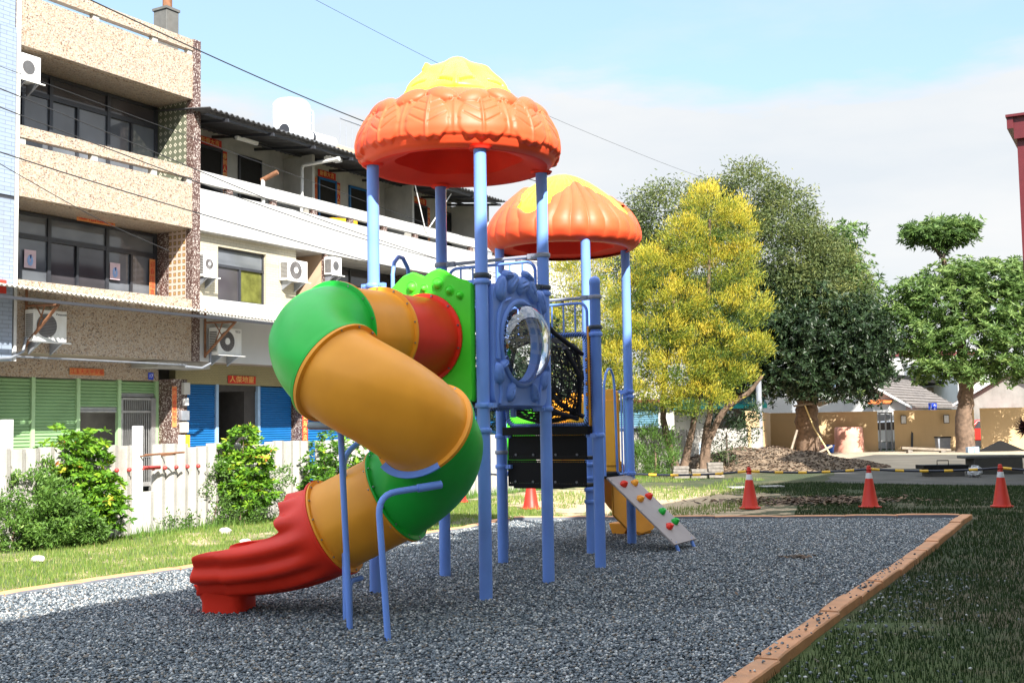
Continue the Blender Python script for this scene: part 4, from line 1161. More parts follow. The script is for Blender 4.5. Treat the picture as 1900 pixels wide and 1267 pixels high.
# smooth the centre line
for _ in range(6):
    S = [S[0]] + [(S[i - 1] + S[i] * 2 + S[i + 1]) / 4 for i in range(1, len(S) - 1)] + [S[-1]]
cum = [0]
for i in range(1, len(S)): cum.append(cum[-1] + (S[i] - S[i - 1]).length)
def at(s):
    s = min(max(s, 0), cum[-1]); i = max(1, int(np.searchsorted(cum, s)));  i = min(i, len(S) - 1)
    f = (s - cum[i - 1]) / (cum[i] - cum[i - 1]); return S[i - 1].lerp(S[i], f)
def frm(s):
    p = at(s); t = (at(s + .03) - at(s - .03)).normalized()
    u_ = Vector((0, 0, 1)); u_ = (u_ - t * u_.dot(t)).normalized(); return p, t, t.cross(u_), u_
def near(pt):
    k = min(range(len(S)), key=lambda i: (S[i] - Vector(pt)).length); return cum[k]
sA = cum[14]
def s_al(deg): return near((*hpos(radians(deg)), np.interp(deg, [k[0] for k in zk], [k[1] for k in zk])))
joints = [0.0, .69, sA - .02, s_al(-32), s_al(60), near(last) , cum[-1]]
RT, RF = .378, .418
TW = MB(WORLD)
def ring_pts(s, r, n=84):
    p, t, b, u_ = frm(s); out = []
    for k in range(n):
        a = 2 * pi * k / n; q = ((a - .15 + pi / 2) % pi) - pi / 2       # moulding crease on either side
        rr = r + (.011 * max(0, 1 - abs(q) / .42) if abs(r - RT) < .001 else 0)
        out.append(tuple(p + (b * cos(a) + u_ * sin(a)) * rr))
    return out
mats_seg = [m_red, m_orange, m_green, m_orange, m_green, m_orange]
segs = []
for i in range(6):
    s0, s1 = joints[i], joints[i + 1]
    steps = max(6, int((s1 - s0) / .03)); m = MB(WORLD); rows = []
    rows.append(ring_pts(s0 + .002, RT - .03)); rows.append(ring_pts(s0 + .002, RF)); rows.append(ring_pts(s0 + .020, RF)); rows.append(ring_pts(s0 + .024, RT + .008)); rows.append(ring_pts(s0 + .05, RT))
    for k in range(1, steps): rows.append(ring_pts(s0 + .05 + (s1 - s0 - .10) * k / steps, RT))
    rows.append(ring_pts(s1 - .05, RT)); rows.append(ring_pts(s1 - .024, RT + .008)); rows.append(ring_pts(s1 - .020, RF)); rows.append(ring_pts(s1 - .002, RF)); rows.append(ring_pts(s1 - .002, RT - .03))
    m.grid(rows, True, True); o = m.build('tube_section', mats_seg[i], PS, smooth=40); segs.append(o)
    o['label'] = ['red section at the entry panel', 'upper orange section', 'green upper bend', 'long orange section in front', 'green lower bend', 'orange section above the exit'][i]
for i in range(1, 7):
    p, t, b, u_ = frm(joints[i]); m_ = None
    for k in range(14):
        a = 2 * pi * (k + .5) / 14; c = p + (b * cos(a) + u_ * sin(a)) * (RT + .024)
        m_ = MB(WORLD); m_.tube([c - t * .030, c + t * .030], .0085, 8); m_.build('bolt', m_bolt, segs[i - 1], smooth=40)
p, t, b, u_ = frm(0)
for k in range(12):
    a = 2 * pi * (k + .5) / 12; c = p + (b * cos(a) + u_ * sin(a)) * (RT + .022) + t * .02; m_ = MB(WORLD); m_.tube([c, c + t * .012], .010, 8); m_.build('bolt', m_bolt, segs[0], smooth=40)

# ---- red exit: hood with scalloped rim opening into a wide chute with moulded ribs
def exitpt(s):
    L = s; p = P7 + hd * L
    hx = Vector((cos(a1 + .14 * s), sin(a1 + .14 * s), 0))
    z = .72 - .235 * (1 - math.exp(-2.3 * s)) ; p.z = z + (.01 if s > .9 else 0); return p, hx
m = MB(WORLD); NPH = 180; NS = 60; rows = []
pe, te, be, ue = frm(cum[-1])
def ss(x): x = min(max(x, 0), 1); return x * x * (3 - 2 * x)
for i in range(NS + 1):
    k = i / NS; row = []
    for j in range(NPH):
        ph = -pi + 2 * pi * (j + .5) / NPH; aph = abs(ph); d = pi - aph    # ph 0 at the bottom, d = angle from the top
        hood = .31 + .018 * cos(aph * 9.5 - .6) - .05 * ss((d - 1.1) / .5)
        w = ss((d - radians(72)) / radians(20))
        lip = 1.18 + .013 * cos(aph * 12.6 - .5) - .05 * ss((aph - 1.2) / .4)
        s = k * (hood * (1 - w) + lip * w)
        p, hx = exitpt(s); f_ = ss(s / .75)
        ux = (ue * (1 - f_) + Vector((0, 0, 1)) * f_).normalized(); bx = ux.cross(hx).normalized() * -1
        fade = ss((s - .03) / .28)
        rr = RT + .006 + fade * .021 * cos(aph * 12.6 - .5) * ss(aph / .5)
        wide = 1 + .12 * fade
        q = p + bx * (rr * wide * sin(ph)) - ux * (rr * cos(ph))
        row.append(tuple(q))
    rows.append(row)
m.grid(rows, True)
ex_ = m.build('slide_exit', m_red, PS, smooth=60, solid=.016)
ex_['label'] = 'red exit chute with scalloped hood'
p, t, b, u_ = frm(cum[-1]); m = MB(WORLD)
m.grid([[tuple(p + t * d + (b * cos(2 * pi * k / 64) + u_ * sin(2 * pi * k / 64)) * r) for k in range(64)] for d, r in ((.0, RT - .02), (.0, RF + .008), (.022, RF + .008), (.03, RT + .018), (.07, RT + .010))], True, True)
m.build('rim', m_red, ex_, smooth=40)
pf, hx = exitpt(.98); bx = Vector((0, 0, 1)).cross(hx).normalized(); m = MB(WORLD); rows = []
for z, gx, gy in ((.24, .26, .27), (.17, .22, .245), (.10, .19, .23), (-.03, .19, .23)):
    row = []
    for k in range(32):
        t_a = 2 * pi * k / 32; ce, se = cos(t_a), sin(t_a); ce = abs(ce) ** .5 * (1 if ce > 0 else -1); se = abs(se) ** .5 * (1 if se > 0 else -1)
        q = Vector((pf.x, pf.y, z)) + hx * (ce * gx) + bx * (se * gy); row.append(tuple(q))
    rows.append(row)
m.grid(rows, True, True); m.build('foot', m_red, ex_, smooth=50)

# ---- bent support poles with arms
def pole(P, name='support_pole', r=.0245):
    m = MB(WORLD); m.tube(P, r, 14); return m.build(name, m_post, PS, smooth=60)
def bend(p0, p1, p2, r=.12, n=6):
    p0, p1, p2 = Vector(p0), Vector(p1), Vector(p2); a = p1 + (p0 - p1).normalized() * r; c = p1 + (p2 - p1).normalized() * r
    out = [p0]
    for k in range(n + 1):
        t = k / n; out.append(a * (1 - t) ** 2 + p1 * 2 * t * (1 - t) + c * t * t)
    return out + [p2]
s1 = pole(bend((-.93, 8.44, -.1), (-1.00, 8.42, 1.055), (-.63, 8.60, 1.10), .15))
m = MB(WORLD); m.tube([(-.72, 8.555, 1.088), (-.55, 8.64, 1.11)], .031, 14); m.build('sleeve', m_post, s1, smooth=50)
m = MB(WORLD); m.tube([(-.551, 8.6395, 1.11), (-.545, 8.6425, 1.1107)], .024, 14); m.build('pipe_end', m_hole, s1)
p, t, b, u_ = frm(joints[4]); m = MB(WORLD); rows = []
for k in range(13):
    a = radians(-90 - 38 + 76 * k / 12)
    rows.append([tuple(p - t * dd + (b * cos(a) + u_ * sin(a)) * r) for dd, r in ((.036, RT + .006), (.036, RT + .062), (.024, RT + .062), (.024, RT + .006))])
m.grid(rows, flip=True); m.build('bracket', m_post, s1, fix=True)
s2 = pole(bend((-1.275, 8.90, -.1), (-1.34, 8.88, 1.54), (-1.45, 8.94, 1.56), .06))
m = MB(WORLD); m.tube([(-1.60, 9.00, 1.565), (-1.16, 8.72, 1.555)], .031, 14); m.build('sleeve', m_bracket, s2, smooth=50)
m = MB(WORLD); m.tube([(-1.601, 9.0006, 1.565), (-1.606, 9.0038, 1.565)], .025, 14); m.build('pipe_end', m_hole, s2)
s3 = pole(bend((-1.372, 9.33, -.1), (-1.40, 9.42, 1.33), (-1.24, 9.50, 1.45), .12))
pole(bend((-1.36, 9.5, -.1), (-1.37, 9.52, .29), (-1.28, 9.62, .30), .06), 'support_pole', .022)
# ================================================================ terrace houses across the lane
def FM(): return MB(FAC)
W_ = 1.25
TH = thing('terrace_house', 'three-storey house clad in speckled cream tile with green ground-floor shutters', 'house', FAC.pt(17.6, 1.2), FA, 'terrace houses across the lane')
def fb(name, mat, parent, boxes, bevel=None):
    m = FM()
    for b in boxes: m.box(*b)
    return m.build(name, mat, parent, bevel=bevel)
X0, X1 = 15.07, 19.98
fb('wall', m_tile, TH, [(X0, X1, 0, .16, 3.20, 4.70)])
fb('wall', m_tile, TH, [(X0, X1, 0, .16, 6.44, 7.54)])
fb('wall', m_tile, TH, [(X0, X1, 0, .16, 9.64, 10.74)])
fb('wall', m_tile, TH, [(X0, X1 + .1, W_ - .02, W_ + .2, 2.76, 3.35)])
for z0, z1 in ((7.68, 7.93), (10.86, 11.13)):
    fb('top_rail', m_tile, TH, [(X0, X1, -.01, .17, z0, z1)])
for z0, z1 in ((7.54, 7.68), (10.74, 10.86)):
    for x in (X0 + .08, 17.0, 18.72, X1 - .14):
        fb('rail_block', m_oldplaster, TH, [(x, x + .16, .02, .15, z0 - .002, z1 + .002)])
fb('soffit', m_tile, TH, [(X0, X1, .16, W_ + .3, 6.42, 6.60)])
fb('soffit', m_tile, TH, [(X0, X1, .16, W_ + .3, 9.62, 9.8)])
fb('soffit', m_ceil, TH, [(X0, X1, .16, W_ + .3, 3.22, 3.6)])
fb('body', m_concrete, TH, [(X0, 20.1, 2.6, 11, -.1, 9.8)])
fb('floor', m_concrete, TH, [(X0, X1, .16, 2.6, 3.6, 3.7), (X0, X1, .16, 2.6, 6.6, 6.75), (X0, 20.1, .16, 2.6, 9.8, 9.9)])
fb('corner_pilaster', m_mosaic, TH, [(X1, X1 + .24, -.03, .20, 3.2, 11.15), (X1 + .16, X1 + .24, .2, W_ + .2, 3.2, 9.9)])
fb('corner_pilaster', m_mosaic, TH, [(X0 - .16, X0, -.02, W_, 3.2, 11.0)])
fb('side_wall', m_diamond, TH, [(X1 + .01, X1 + .155, .2, W_ + .1, 6.76, 9.62)])
fb('side_wall', m_squaretile, TH, [(X1 + .01, X1 + .155, .2, W_ - .45, 3.72, 6.42)])
fb('side_wall', m_mosaic, TH, [(X1 + .01, X1 + .155, W_ - .44, W_ + .1, 3.72, 6.42)])
fb('rain_pipe', m_pvc, TH, [(14.99, 15.06, -.12, -.05, 3.0, 11.2)])
def winrow(z0, zm, z1, x0, xs_up, xs_lo, x1, glass_up, glass_lo):
    w = fb('window', m_frame, TH, [(x0 - .03, x1, W_ - .05, W_ + .04, z1 - .07, z1), (x0 - .03, x1, W_ - .05, W_ + .04, zm - .055, zm + .055), (x0 - .03, x1, W_ - .05, W_ + .04, z0, z0 + .06)]
           + [(x - .045, x + .045, W_ - .06, W_ + .03, z0, z1) for x in [x0] + xs_up + [x1 - .04]] + [(x - .03, x + .03, W_ - .045, W_ + .03, z0 + .06, zm - .055) for x in xs_lo])
    xs = [x0] + xs_up + [x1 - .04]
    for i in range(len(xs) - 1):
        fb('pane', glass_up, w, [(xs[i] + .045, xs[i + 1] - .045, W_ - .01, W_ + .01, zm + .055, z1 - .07)])
    xl = sorted([x0] + xs_up + xs_lo + [x1 - .04])
    for i in range(len(xl) - 1):
        yy = W_ - .012 if i % 2 else W_ + .012
        fb('pane', glass_lo[i % len(glass_lo)], w, [(xl[i] + .04, xl[i + 1] - .04, yy, yy + .02, z0 + .06, zm - .055)])
    return w
winrow(6.95, 9.10, 9.61, 16.0, [16.84, 18.46], [16.12, 17.59, 19.18], 19.97, m_glass2, [m_glass])
winrow(4.70, 5.86, 6.40, 15.6, [16.84, 18.46], [16.02, 17.62, 19.2], 19.97, m_glass, [m_glass, m_glass, m_glass2, m_glass2])
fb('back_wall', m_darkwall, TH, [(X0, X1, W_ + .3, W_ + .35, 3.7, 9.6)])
fb('inner_wall', m_tile, TH, [(X0, 15.98, W_ - .03, W_ + .1, 6.76, 9.62), (X0, 15.56, W_ - .03, W_ + .1, 3.72, 6.42)])
# papers
def paper(parent, name, x0, x1, z0, z1, y, mat, txt=None, tm=None, size=.2, vert=False, sx=1.0):
    p = fb(name, mat, parent, [(x0, x1, y, y + .006, z0, z1)])
    if txt: text('lettering', txt, size, FAC, ((x0 + x1) / 2, y - .002, (z0 + z1) / 2 if not vert else z1 - size * .35), tm, p, vert=vert, sx=sx, spacing=1.02)
    return p
paper(TH, 'door_couplet', 17.33, 18.42, 6.34, 6.60, .9, m_paperor, '五福臨門', m_ink, .25)
paper(TH, 'door_couplet', 17.43, 18.40, 2.84, 3.00, W_ - .045, m_paperor, '江玉天天平安福', m_ink, .135, sx=1.0)
paper(TH, 'house_number', 19.74, 19.90, 2.79, 2.96, W_ - .045, m_bluesign, '17', m_white, .13)
paper(TH, 'door_couplet', 19.72, 19.90, 4.78, 5.76, W_ - .08, m_paperor, '迎春接福喜', m_ink, .17, True)
for x, z in ((16.19, 5.16), (18.53, 5.14)):
    p = paper(TH, 'poster', x, x + .30, z, z + .40, W_ - .06, m_paperwhite)
    m = FM(); r_ = random.Random(int(x * 10))
    for k in range(9):
        a = 2 * pi * k / 9; m.prism([(x + .15 + .045 * cos(a) + q[0], z + .17 + .085 * sin(a) + q[1]) for q in [(.035 * cos(b), .04 * sin(b)) for b in np.linspace(0, 2 * pi, 8)[:-1]]], 'y', W_ - .064 - .0005 * k, W_ - .06)
    m.build('print', m_posterblue, p)
    m = FM(); m.prism([(x + .13, z + .29), (x + .18, z + .30), (x + .17, z + .22), (x + .15, z + .21)], 'y', W_ - .071, W_ - .066); m.build('print', m_posterdark, p)
# ground floor: green louvred shutters
def louvre(x0, x1, z0, z1, y, mat, parent, pitch=.075, name='shutter', depth=.03):
    m = FM(); n = max(1, int(round((z1 - z0) / pitch))); rows = []
    for i in range(n):
        z = z0 + (z1 - z0) * i / n; h = (z1 - z0) / n
        rows += [[(x0, y, z), (x1, y, z)], [(x0, y - depth, z + h * .25), (x1, y - depth, z + h * .25)], [(x0, y - depth * .9, z + h * .60), (x1, y - depth * .9, z + h * .60)], [(x0, y, z + h * .97), (x1, y, z + h * .97)]]
    m.grid(rows); m.box(x0, x1, y + .003, y + .02, z0, z1)
    return m.build(name, mat, parent)
px_ = [15.3, 16.51, 17.71, 18.89, 20.05]
for x in px_: fb('shutter_post', m_shut_gp, TH, [(x - .045, x + .045, W_ - .02, W_ + .08, 0, 2.76)])
louvre(15.35, 16.46, .02, 2.74, W_ + .05, m_shut_g, TH); louvre(16.56, 17.66, .02, 2.74, W_ + .05, m_shut_g, TH)
louvre(17.76, 18.84, 2.12, 2.74, W_ + .05, m_shut_g, TH); louvre(17.76, 18.84, 1.98, 2.12, W_ + .05, m_steel, TH, .07, 'rolled_shutter')
louvre(18.94, 20.0, 2.46, 2.74, W_ + .05, m_shut_g, TH); louvre(18.94, 20.0, 2.36, 2.46, W_ + .05, m_steel, TH, .05, 'rolled_shutter')
g = fb('gate_grille', m_steel, TH, [(18.95, 19.0, W_, W_ + .05, 0, 2.34), (19.86, 20.0, W_ - .03, W_ + .05, 0, 2.34), (18.95, 20.0, W_, W_ + .05, 2.29, 2.34), (18.95, 19.9, W_, W_ + .05, 1.98, 2.03), (18.95, 19.9, W_, W_ + .05, .9, .94), (18.95, 19.9, W_, W_ + .05, .2, .3)])
m = FM()
for i in range(14): x = 19.03 + .06 * i; m.cyl(x, W_ + .02, .2, 2.3, .009, n=6)
m.build('bars', m_steel, g)
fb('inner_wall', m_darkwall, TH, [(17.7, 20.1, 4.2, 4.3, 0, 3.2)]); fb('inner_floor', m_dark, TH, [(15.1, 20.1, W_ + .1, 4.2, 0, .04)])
fb('stool', m_wood, TH, [(18.35, 18.42, 2.4, 2.46, .0, 1.35)])
fb('column', m_mosaic, TH, [(20.10, 20.62, W_ - .45, W_ + .3, 0, 2.8)])
fb('beam', m_concrete, TH, [(19.2, 20.9, .3, W_ - .05, 3.05, 3.2)])
paper(TH, 'door_couplet', 20.12, 20.27, 1.62, 2.62, W_ - .46, m_paperor, '門迎春夏秋冬', m_ink, .14, True)
for (x0, x1, z0, z1, mt, nm) in ((20.46, 20.58, 2.15, 2.33, m_white, 'switch_box'), (20.34, 20.60, 1.78, 2.02, m_bracket, 'meter_box'), (20.36, 20.58, 1.48, 1.74, m_oldplaster, 'meter_box'), (20.32, 20.46, 1.15, 1.42, m_white, 'meter_box'), (20.46, 20.62, 1.10, 1.42, m_baryel, 'notice_plate'), (20.42, 20.62, 2.42, 2.72, m_oldplaster, 'meter_box')):
    fb(nm, mt, TH, [(x0, x1, W_ - .56, W_ - .45, z0, z1)], .01)
fb('pipe_run', m_bracket, TH, [(13, 19.8, -.03, .01, 3.08, 3.12)])  # white pipe given a darker grey, standing in for awning shade
# square roof stack with rusty pole
o = thing('roof_stack', 'square grey stack with rusty pole rising above the cream tiled parapet', 'chimney', FAC.pt(22.0, 3), FA)
fb('stack', m_darkconc, o, [(21.74, 22.18, 2.8, 3.3, 9.8, 13.05)], .01); fb('cap', m_darkconc, o, [(21.71, 22.21, 2.77, 3.33, 13.05, 13.12)])
m = FM(); m.cyl(22.0, 3.05, 13.1, 14.4, .13, n=14); m.cyl(22.0, 3.05, 13.5, 13.56, .16, n=14); m.build('pole', m_rust, o)

# ---- white terrace
def whitehouse(i):
    x0 = 20.24 + 4.95 * i; x1 = x0 + 4.95
    lab = ['white-balconied house with blue ground-floor shutters next to the tiled house', 'white-balconied house behind the near tower with dark first-floor windows', 'white-balconied house at the end of the corrugated roof', 'roofless white balcony house farthest along the row'][i]
    H_ = thing('terrace_house', lab, 'house', FAC.pt((x0 + x1) / 2, 1.2), FA, 'terrace houses across the lane')
    e = .002
    fb('balcony_wall', m_whitewall, H_, [(x0 + e, x1 - e, 0, .14, 6.44, 7.47)])
    fb('balcony_rail', m_whitewall, H_, [(x0 + e, x1 - e, -.01, .15, 7.62, 7.92)])
    for k in range(3): x = x0 + .95 + 1.65 * k; fb('rail_block', m_mosaic, H_, [(x, x + .2, .01, .13, 7.468, 7.622)])
    fb('soffit', m_concrete, H_, [(x0, x1, .14, 3.0, 6.42, 6.6)])
    fb('body', m_concrete, H_, [(x0, x1, 3.0, 11, -.1, 6.6)])
    fb('band', m_whitewall, H_, [(x0, x1, .02, .2, 3.22, 4.78)]); fb('ceiling', m_ceil, H_, [(x0, x1, .2, 3, 3.25, 3.55)])
    fb('lintel', m_yellowtile, H_, [(x0 + .4, x1, W_ - .02, W_ + .2, 2.72, 3.28)])
    if i < 3:
        yb = 1.6 if i != 1 else 1.6
        xe = x1 if i < 2 else 34.06
        fb('back_wall', m_oldplaster, H_, [(x0, xe, yb, yb + .2, 6.6, 9.75)])
        fb('party_wall', m_oldplaster, H_, [(xe - .1, xe, .5, yb, 6.6, 9.35)])
        fb('upper_body', m_concrete, H_, [(x0, xe, yb + .2, 10, 6.6, 9.5)])
        if i < 2 or True:
            for (dx, w, nm, red) in ((1.5, .75, 'door', True), (3.0, .8, 'window', False)):
                a = x0 + dx + (.0 if i else .05)
                d = fb(nm, m_dark, H_, [(a, a + w, yb - .03, yb, 7.0 if nm == 'door' else 7.9, 9.05)])
                fb('frame', m_frame if i != 1 else m_shut_b, d, [(a - .06, a, yb - .06, yb, 7.0, 9.1), (a + w, a + w + .06, yb - .06, yb, 7.0, 9.1), (a - .06, a + w + .06, yb - .06, yb, 9.05, 9.12), (a, a + w, yb - .05, yb - .03, 8.2, 8.26)])
                if red:
                    paper(H_, 'door_couplet', a - .05, a + w + .05, 9.14, 9.36, yb - .02, m_paperred, '新春大吉', m_gold, .17)
                    paper(H_, 'door_couplet', a + w + .08, a + w + .26, 7.5, 9.1, yb - .02, m_paperred, '春到人間福滿門' , m_gold, .17, True)
                    if i == 1: paper(H_, 'door_couplet', a - .26, a - .08, 7.5, 9.1, yb - .02, m_paperor, '花開富貴春滿堂', m_ink, .17, True)
    return H_
WH = [whitehouse(i) for i in range(4)]
# first white house: first floor wall with window, ground floor shutters and open door
h = WH[0]; x0 = 20.24
fb('wall', m_whitetile, h, [(x0, 21.08, .22, .4, 4.6, 6.42), (22.85, 24.05, .22, .4, 4.6, 6.42), (21.08, 22.85, .22, .4, 4.6, 4.79), (21.08, 22.85, .22, .4, 6.16, 6.42)])
w = fb('window', m_frame, h, [(21.08, 22.85, .30, .38, 4.79, 4.84), (21.08, 22.85, .30, .38, 6.10, 6.16), (21.08, 22.85, .29, .38, 5.66, 5.73), (21.08, 21.13, .30, .38, 4.79, 6.16), (22.80, 22.85, .30, .38, 4.79, 6.16), (21.92, 21.98, .29, .38, 4.84, 5.66)])
fb('pane', m_glass, w, [(21.13, 22.8, .33, .35, 5.73, 6.10)]); fb('pane', m_glass2, w, [(21.13, 21.92, .33, .35, 4.84, 5.66)]); fb('pane', m_curtain, w, [(21.98, 22.8, .34, .36, 4.84, 5.66)])
fb('recess_wall', m_beige, h, [(24.05, 24.2, .4, W_ + 1.2, 4.6, 6.42), (24.05, 25.1, W_ + .9, W_ + 1.2, 4.6, 6.42)])
fb('pillar', m_beige, h, [(25.06, 25.18, .15, W_ + 1.0, 4.6, 6.42)]); fb('pillar_face', m_mosaic, h, [(25.05, 25.19, .03, .148, 4.78, 6.43)])
for i in (1, 2, 3):
    h_ = WH[i]; x0 = 20.24 + 4.95 * i
    w = fb('window', m_frame, h_, [(x0 + .3, x0 + 4.7, W_ - .02, W_ + .05, 4.7, 4.76), (x0 + .3, x0 + 4.7, W_ - .02, W_ + .05, 6.36, 6.42), (x0 + .3, x0 + 4.7, W_ - .02, W_ + .05, 5.83, 5.9)] + [(x0 + .3 + 1.1 * k, x0 + .36 + 1.1 * k, W_ - .03, W_ + .05, 4.7, 6.4) for k in range(5)])
    fb('pane', m_glass2, w, [(x0 + .3, x0 + 4.7, W_, W_ + .02, 4.7, 6.4)])
    fb('pillar', m_mosaic, h_, [(x0 + 4.8, x0 + 4.95, .2, W_, 3.5, 6.42)])
    louvre(x0 + .4, x0 + 2.4, .02, 2.72, W_ + .05, m_shut_b, h_); louvre(x0 + 2.5, x0 + 4.9, .02, 2.72, W_ + .05, m_shut_b, h_)
h = WH[0]
louvre(20.66, 22.05, .02, 2.72, W_ + .05, m_shut_b, h, .062); louvre(23.74, 25.05, .02, 2.70, W_ + .05, m_shut_b, h, .062)
fb('shutter_post', m_shut_bp, h, [(22.06, 22.15, W_ - .02, W_ + .08, 0, 2.73)]); fb('shutter_post', m_shut_bp, h, [(23.63, 23.73, W_ - .02, W_ + .08, 0, 2.71)])
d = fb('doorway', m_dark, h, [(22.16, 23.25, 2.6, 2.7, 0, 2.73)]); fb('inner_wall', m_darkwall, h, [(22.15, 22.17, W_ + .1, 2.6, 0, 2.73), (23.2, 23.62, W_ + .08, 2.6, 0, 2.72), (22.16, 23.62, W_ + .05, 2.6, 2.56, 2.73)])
fb('cabinet', m_frame, h, [(22.5, 23.1, 2.2, 2.58, 0, 2.0)])
paper(h, 'door_couplet', 22.46, 23.52, 2.76, 2.97, W_ - .045, m_paperred, '人傑地靈', m_gold, .19, sx=1.25)
fb('column', m_mosaic, h, [(25.12, 25.4, W_ - .3, W_ + .2, 0, 2.75)]); paper(h, 'door_couplet', 25.14, 25.36, .9, 2.4, W_ - .31, m_paperred, '福如東海長流水', m_gold, .19, True)
# veranda roof, dark corrugated
rf = thing('veranda_roof', 'dark corrugated lean-to roof above the white balconies', 'roof', FAC.pt(27, 1), FA)
m = FM(); rows = []; n_ = 380
for y, z in ((-.62, 9.32), (5.5, 9.98)):
    rows.append([(19.9 + 14.3 * k / n_, y, z + .03 * sin(2 * pi * (14.3 * k / n_) / .19)) for k in range(n_ + 1)])
m.grid(rows); m.build('sheet', m_darkroof, rf, solid=.015)
for y, z in ((-.45, 9.25), (.9, 9.38)): fb('purlin', m_frame, rf, [(20.0, 34.1, y, y + .07, z - .06, z - .01)])
for k in range(9): x = 20.6 + 1.65 * k; m = FM(); m.obox((x, .5, 9.28), (.05, 2.2, .08), (1, 0, 0), (0, 1, .108), None); m.build('rafter', m_frame, rf)
m = FM(); m.cyl(34.0, .05, 7.9, 9.25, .05, n=10); m.build('end_post', m_concrete, rf)
# things on the balconies
o = thing('drain_pipe', 'pale bent PVC pipe projecting from the second veranda wall', 'pipe', FAC.pt(24.4, 0, 7.9), FA)
m = FM(); m.tube(bend((24.6, .5, 7.0), (24.62, .48, 8.93), (24.7, -.75, 8.98), .1), .05, 12); m.build('pipe', m_pvc, o, smooth=60)
m = FM(); m.tube([(24.698, -.70, 8.978), (24.70, -.78, 8.981)], .062, 12); m.build('socket', m_pvc, o, smooth=50)
o = thing('drain_pipe', 'short rusty elbow pipe standing on the first white balcony', 'pipe', FAC.pt(22.6, 0, 7.9), FA)
m = FM(); m.tube([(22.6, .1, 7.5), (22.6, .1, 8.12)], .055, 12); m.build('pipe', m_pvc, o, smooth=50)
m = FM(); m.tube([(22.6, .15, 8.10), (22.72, -.30, 8.30)], .065, 12); m.build('elbow', m_rust, o, smooth=50)
o = thing('fluorescent_lamp', 'white tube lamp under the dark veranda roof', 'lamp', FAC.pt(22.4, .6, 9.1), FA); fb('tube', m_white, o, [(22.1, 22.9, .55, .62, 9.17, 9.21)]); fb('mount', m_white, o, [(22.1, 22.9, .53, .64, 9.21, 9.26)])
o = thing('clothes_hanger', 'white comb-shaped clothes hanger under the veranda roof', 'hanger', FAC.pt(25, 0, 9.1), FA)
fb('bar', m_white, o, [(24.85, 25.45, -.2, -.18, 9.16, 9.18)])
for k in range(6): fb('peg', m_white, o, [(24.9 + .1 * k, 24.915 + .1 * k, -.32, -.08, 9.08, 9.17)])
for (xa, xb) in ((30.02, 29.1), (30.06, 31.2)):
    o = thing('wash_pole', 'white slanting pole held by the balcony rail, %s of a crossed pair' % ('left' if xb < 30 else 'right'), 'pole', FAC.pt(30.04, 0, 7.9), FA)
    m = FM(); m.tube([(xa, -.03, 7.75), (xb, -.25, 9.15)], .018, 8); m.build('pole', m_white, o)
o = thing('parcel', 'yellow cardboard sheet lying behind the balcony slot', 'cardboard', FAC.pt(26.6, .4, 6.6), FA); m = FM(); m.obox((26.5, .5, 7.45), (1.2, .1, .5), (1, 0, .1)); m.build('sheet', m_baryel, o)
o = thing('water_tank', 'shiny cylindrical water tank with ladder on the white house roof', 'water tank', FAC.pt(28.5, 4, 9.7), FA)
m = FM(); m.lathe([(.05, 10.0), (.6, 10.0), (.62, 10.05), (.62, 12.15), (.5, 12.28), (.2, 12.36), (.0, 12.38)], (28.45, 4.2), 32); m.build('tank', m_tank, o, smooth=40)
m = FM(); 
for dx in (-.12, .12): m.tube([(29.2 + dx, 4.0, 9.9), (29.2 + dx, 4.0, 12.1), (29.1 + dx, 4.2, 12.3)], .02, 6)
for k in range(7): m.tube([(29.08, 4.0, 10.3 + .28 * k), (29.32, 4.0, 10.3 + .28 * k)], .014, 6)
m.build('ladder', m_tank, o)
o = thing('solar_heater', 'solar water heater drums lying above the dark roof edge', 'water heater', FAC.pt(26.2, 1.6, 9.6), FA)
m = FM(); m.tube([(25.15, 1.6, 10.22), (26.25, 1.6, 10.25)], .19, 20); m.tube([(26.35, 1.6, 10.25), (27.35, 1.6, 10.28)], .19, 20); m.build('drum', m_tank, o, smooth=40)
m = FM(); m.tube([(25.12, 1.6, 10.22), (25.15, 1.6, 10.22)], .195, 20); m.tube([(26.25, 1.6, 10.25), (26.35, 1.6, 10.25)], .195, 20); m.build('end_cap', m_frame, o, smooth=40)
m = FM(); m.obox((26.3, 1.9, 10.0), (2.4, .9, .04), (1, 0, .02), (0, 1, .2)); m.build('collector', m_glass, o)
o = thing('roof_box', 'concrete box standing on the white house roof', 'box', FAC.pt(29.2, 2.7, 9.7), FA); fb('box', m_beige, o, [(28.6, 30.0, 2.5, 3.4, 9.8, 10.68)], .01)
o = thing('roof_railing', 'thin grey railing on the flat roof behind the red tower roof', 'railing', FAC.pt(33, 5, 9.7), FA)
fb('platform', m_concrete, o, [(31.8, 35, 4.9, 8, 9.5, 11.2)]); m = FM()
m.tube([(32, 5, 12.65), (35, 5, 12.65)], .03, 8)
for k in range(9): m.tube([(32 + .35 * k, 5, 11.2), (32 + .35 * k, 5, 12.65)], .015, 6)
m.build('rail', m_bracket, o)
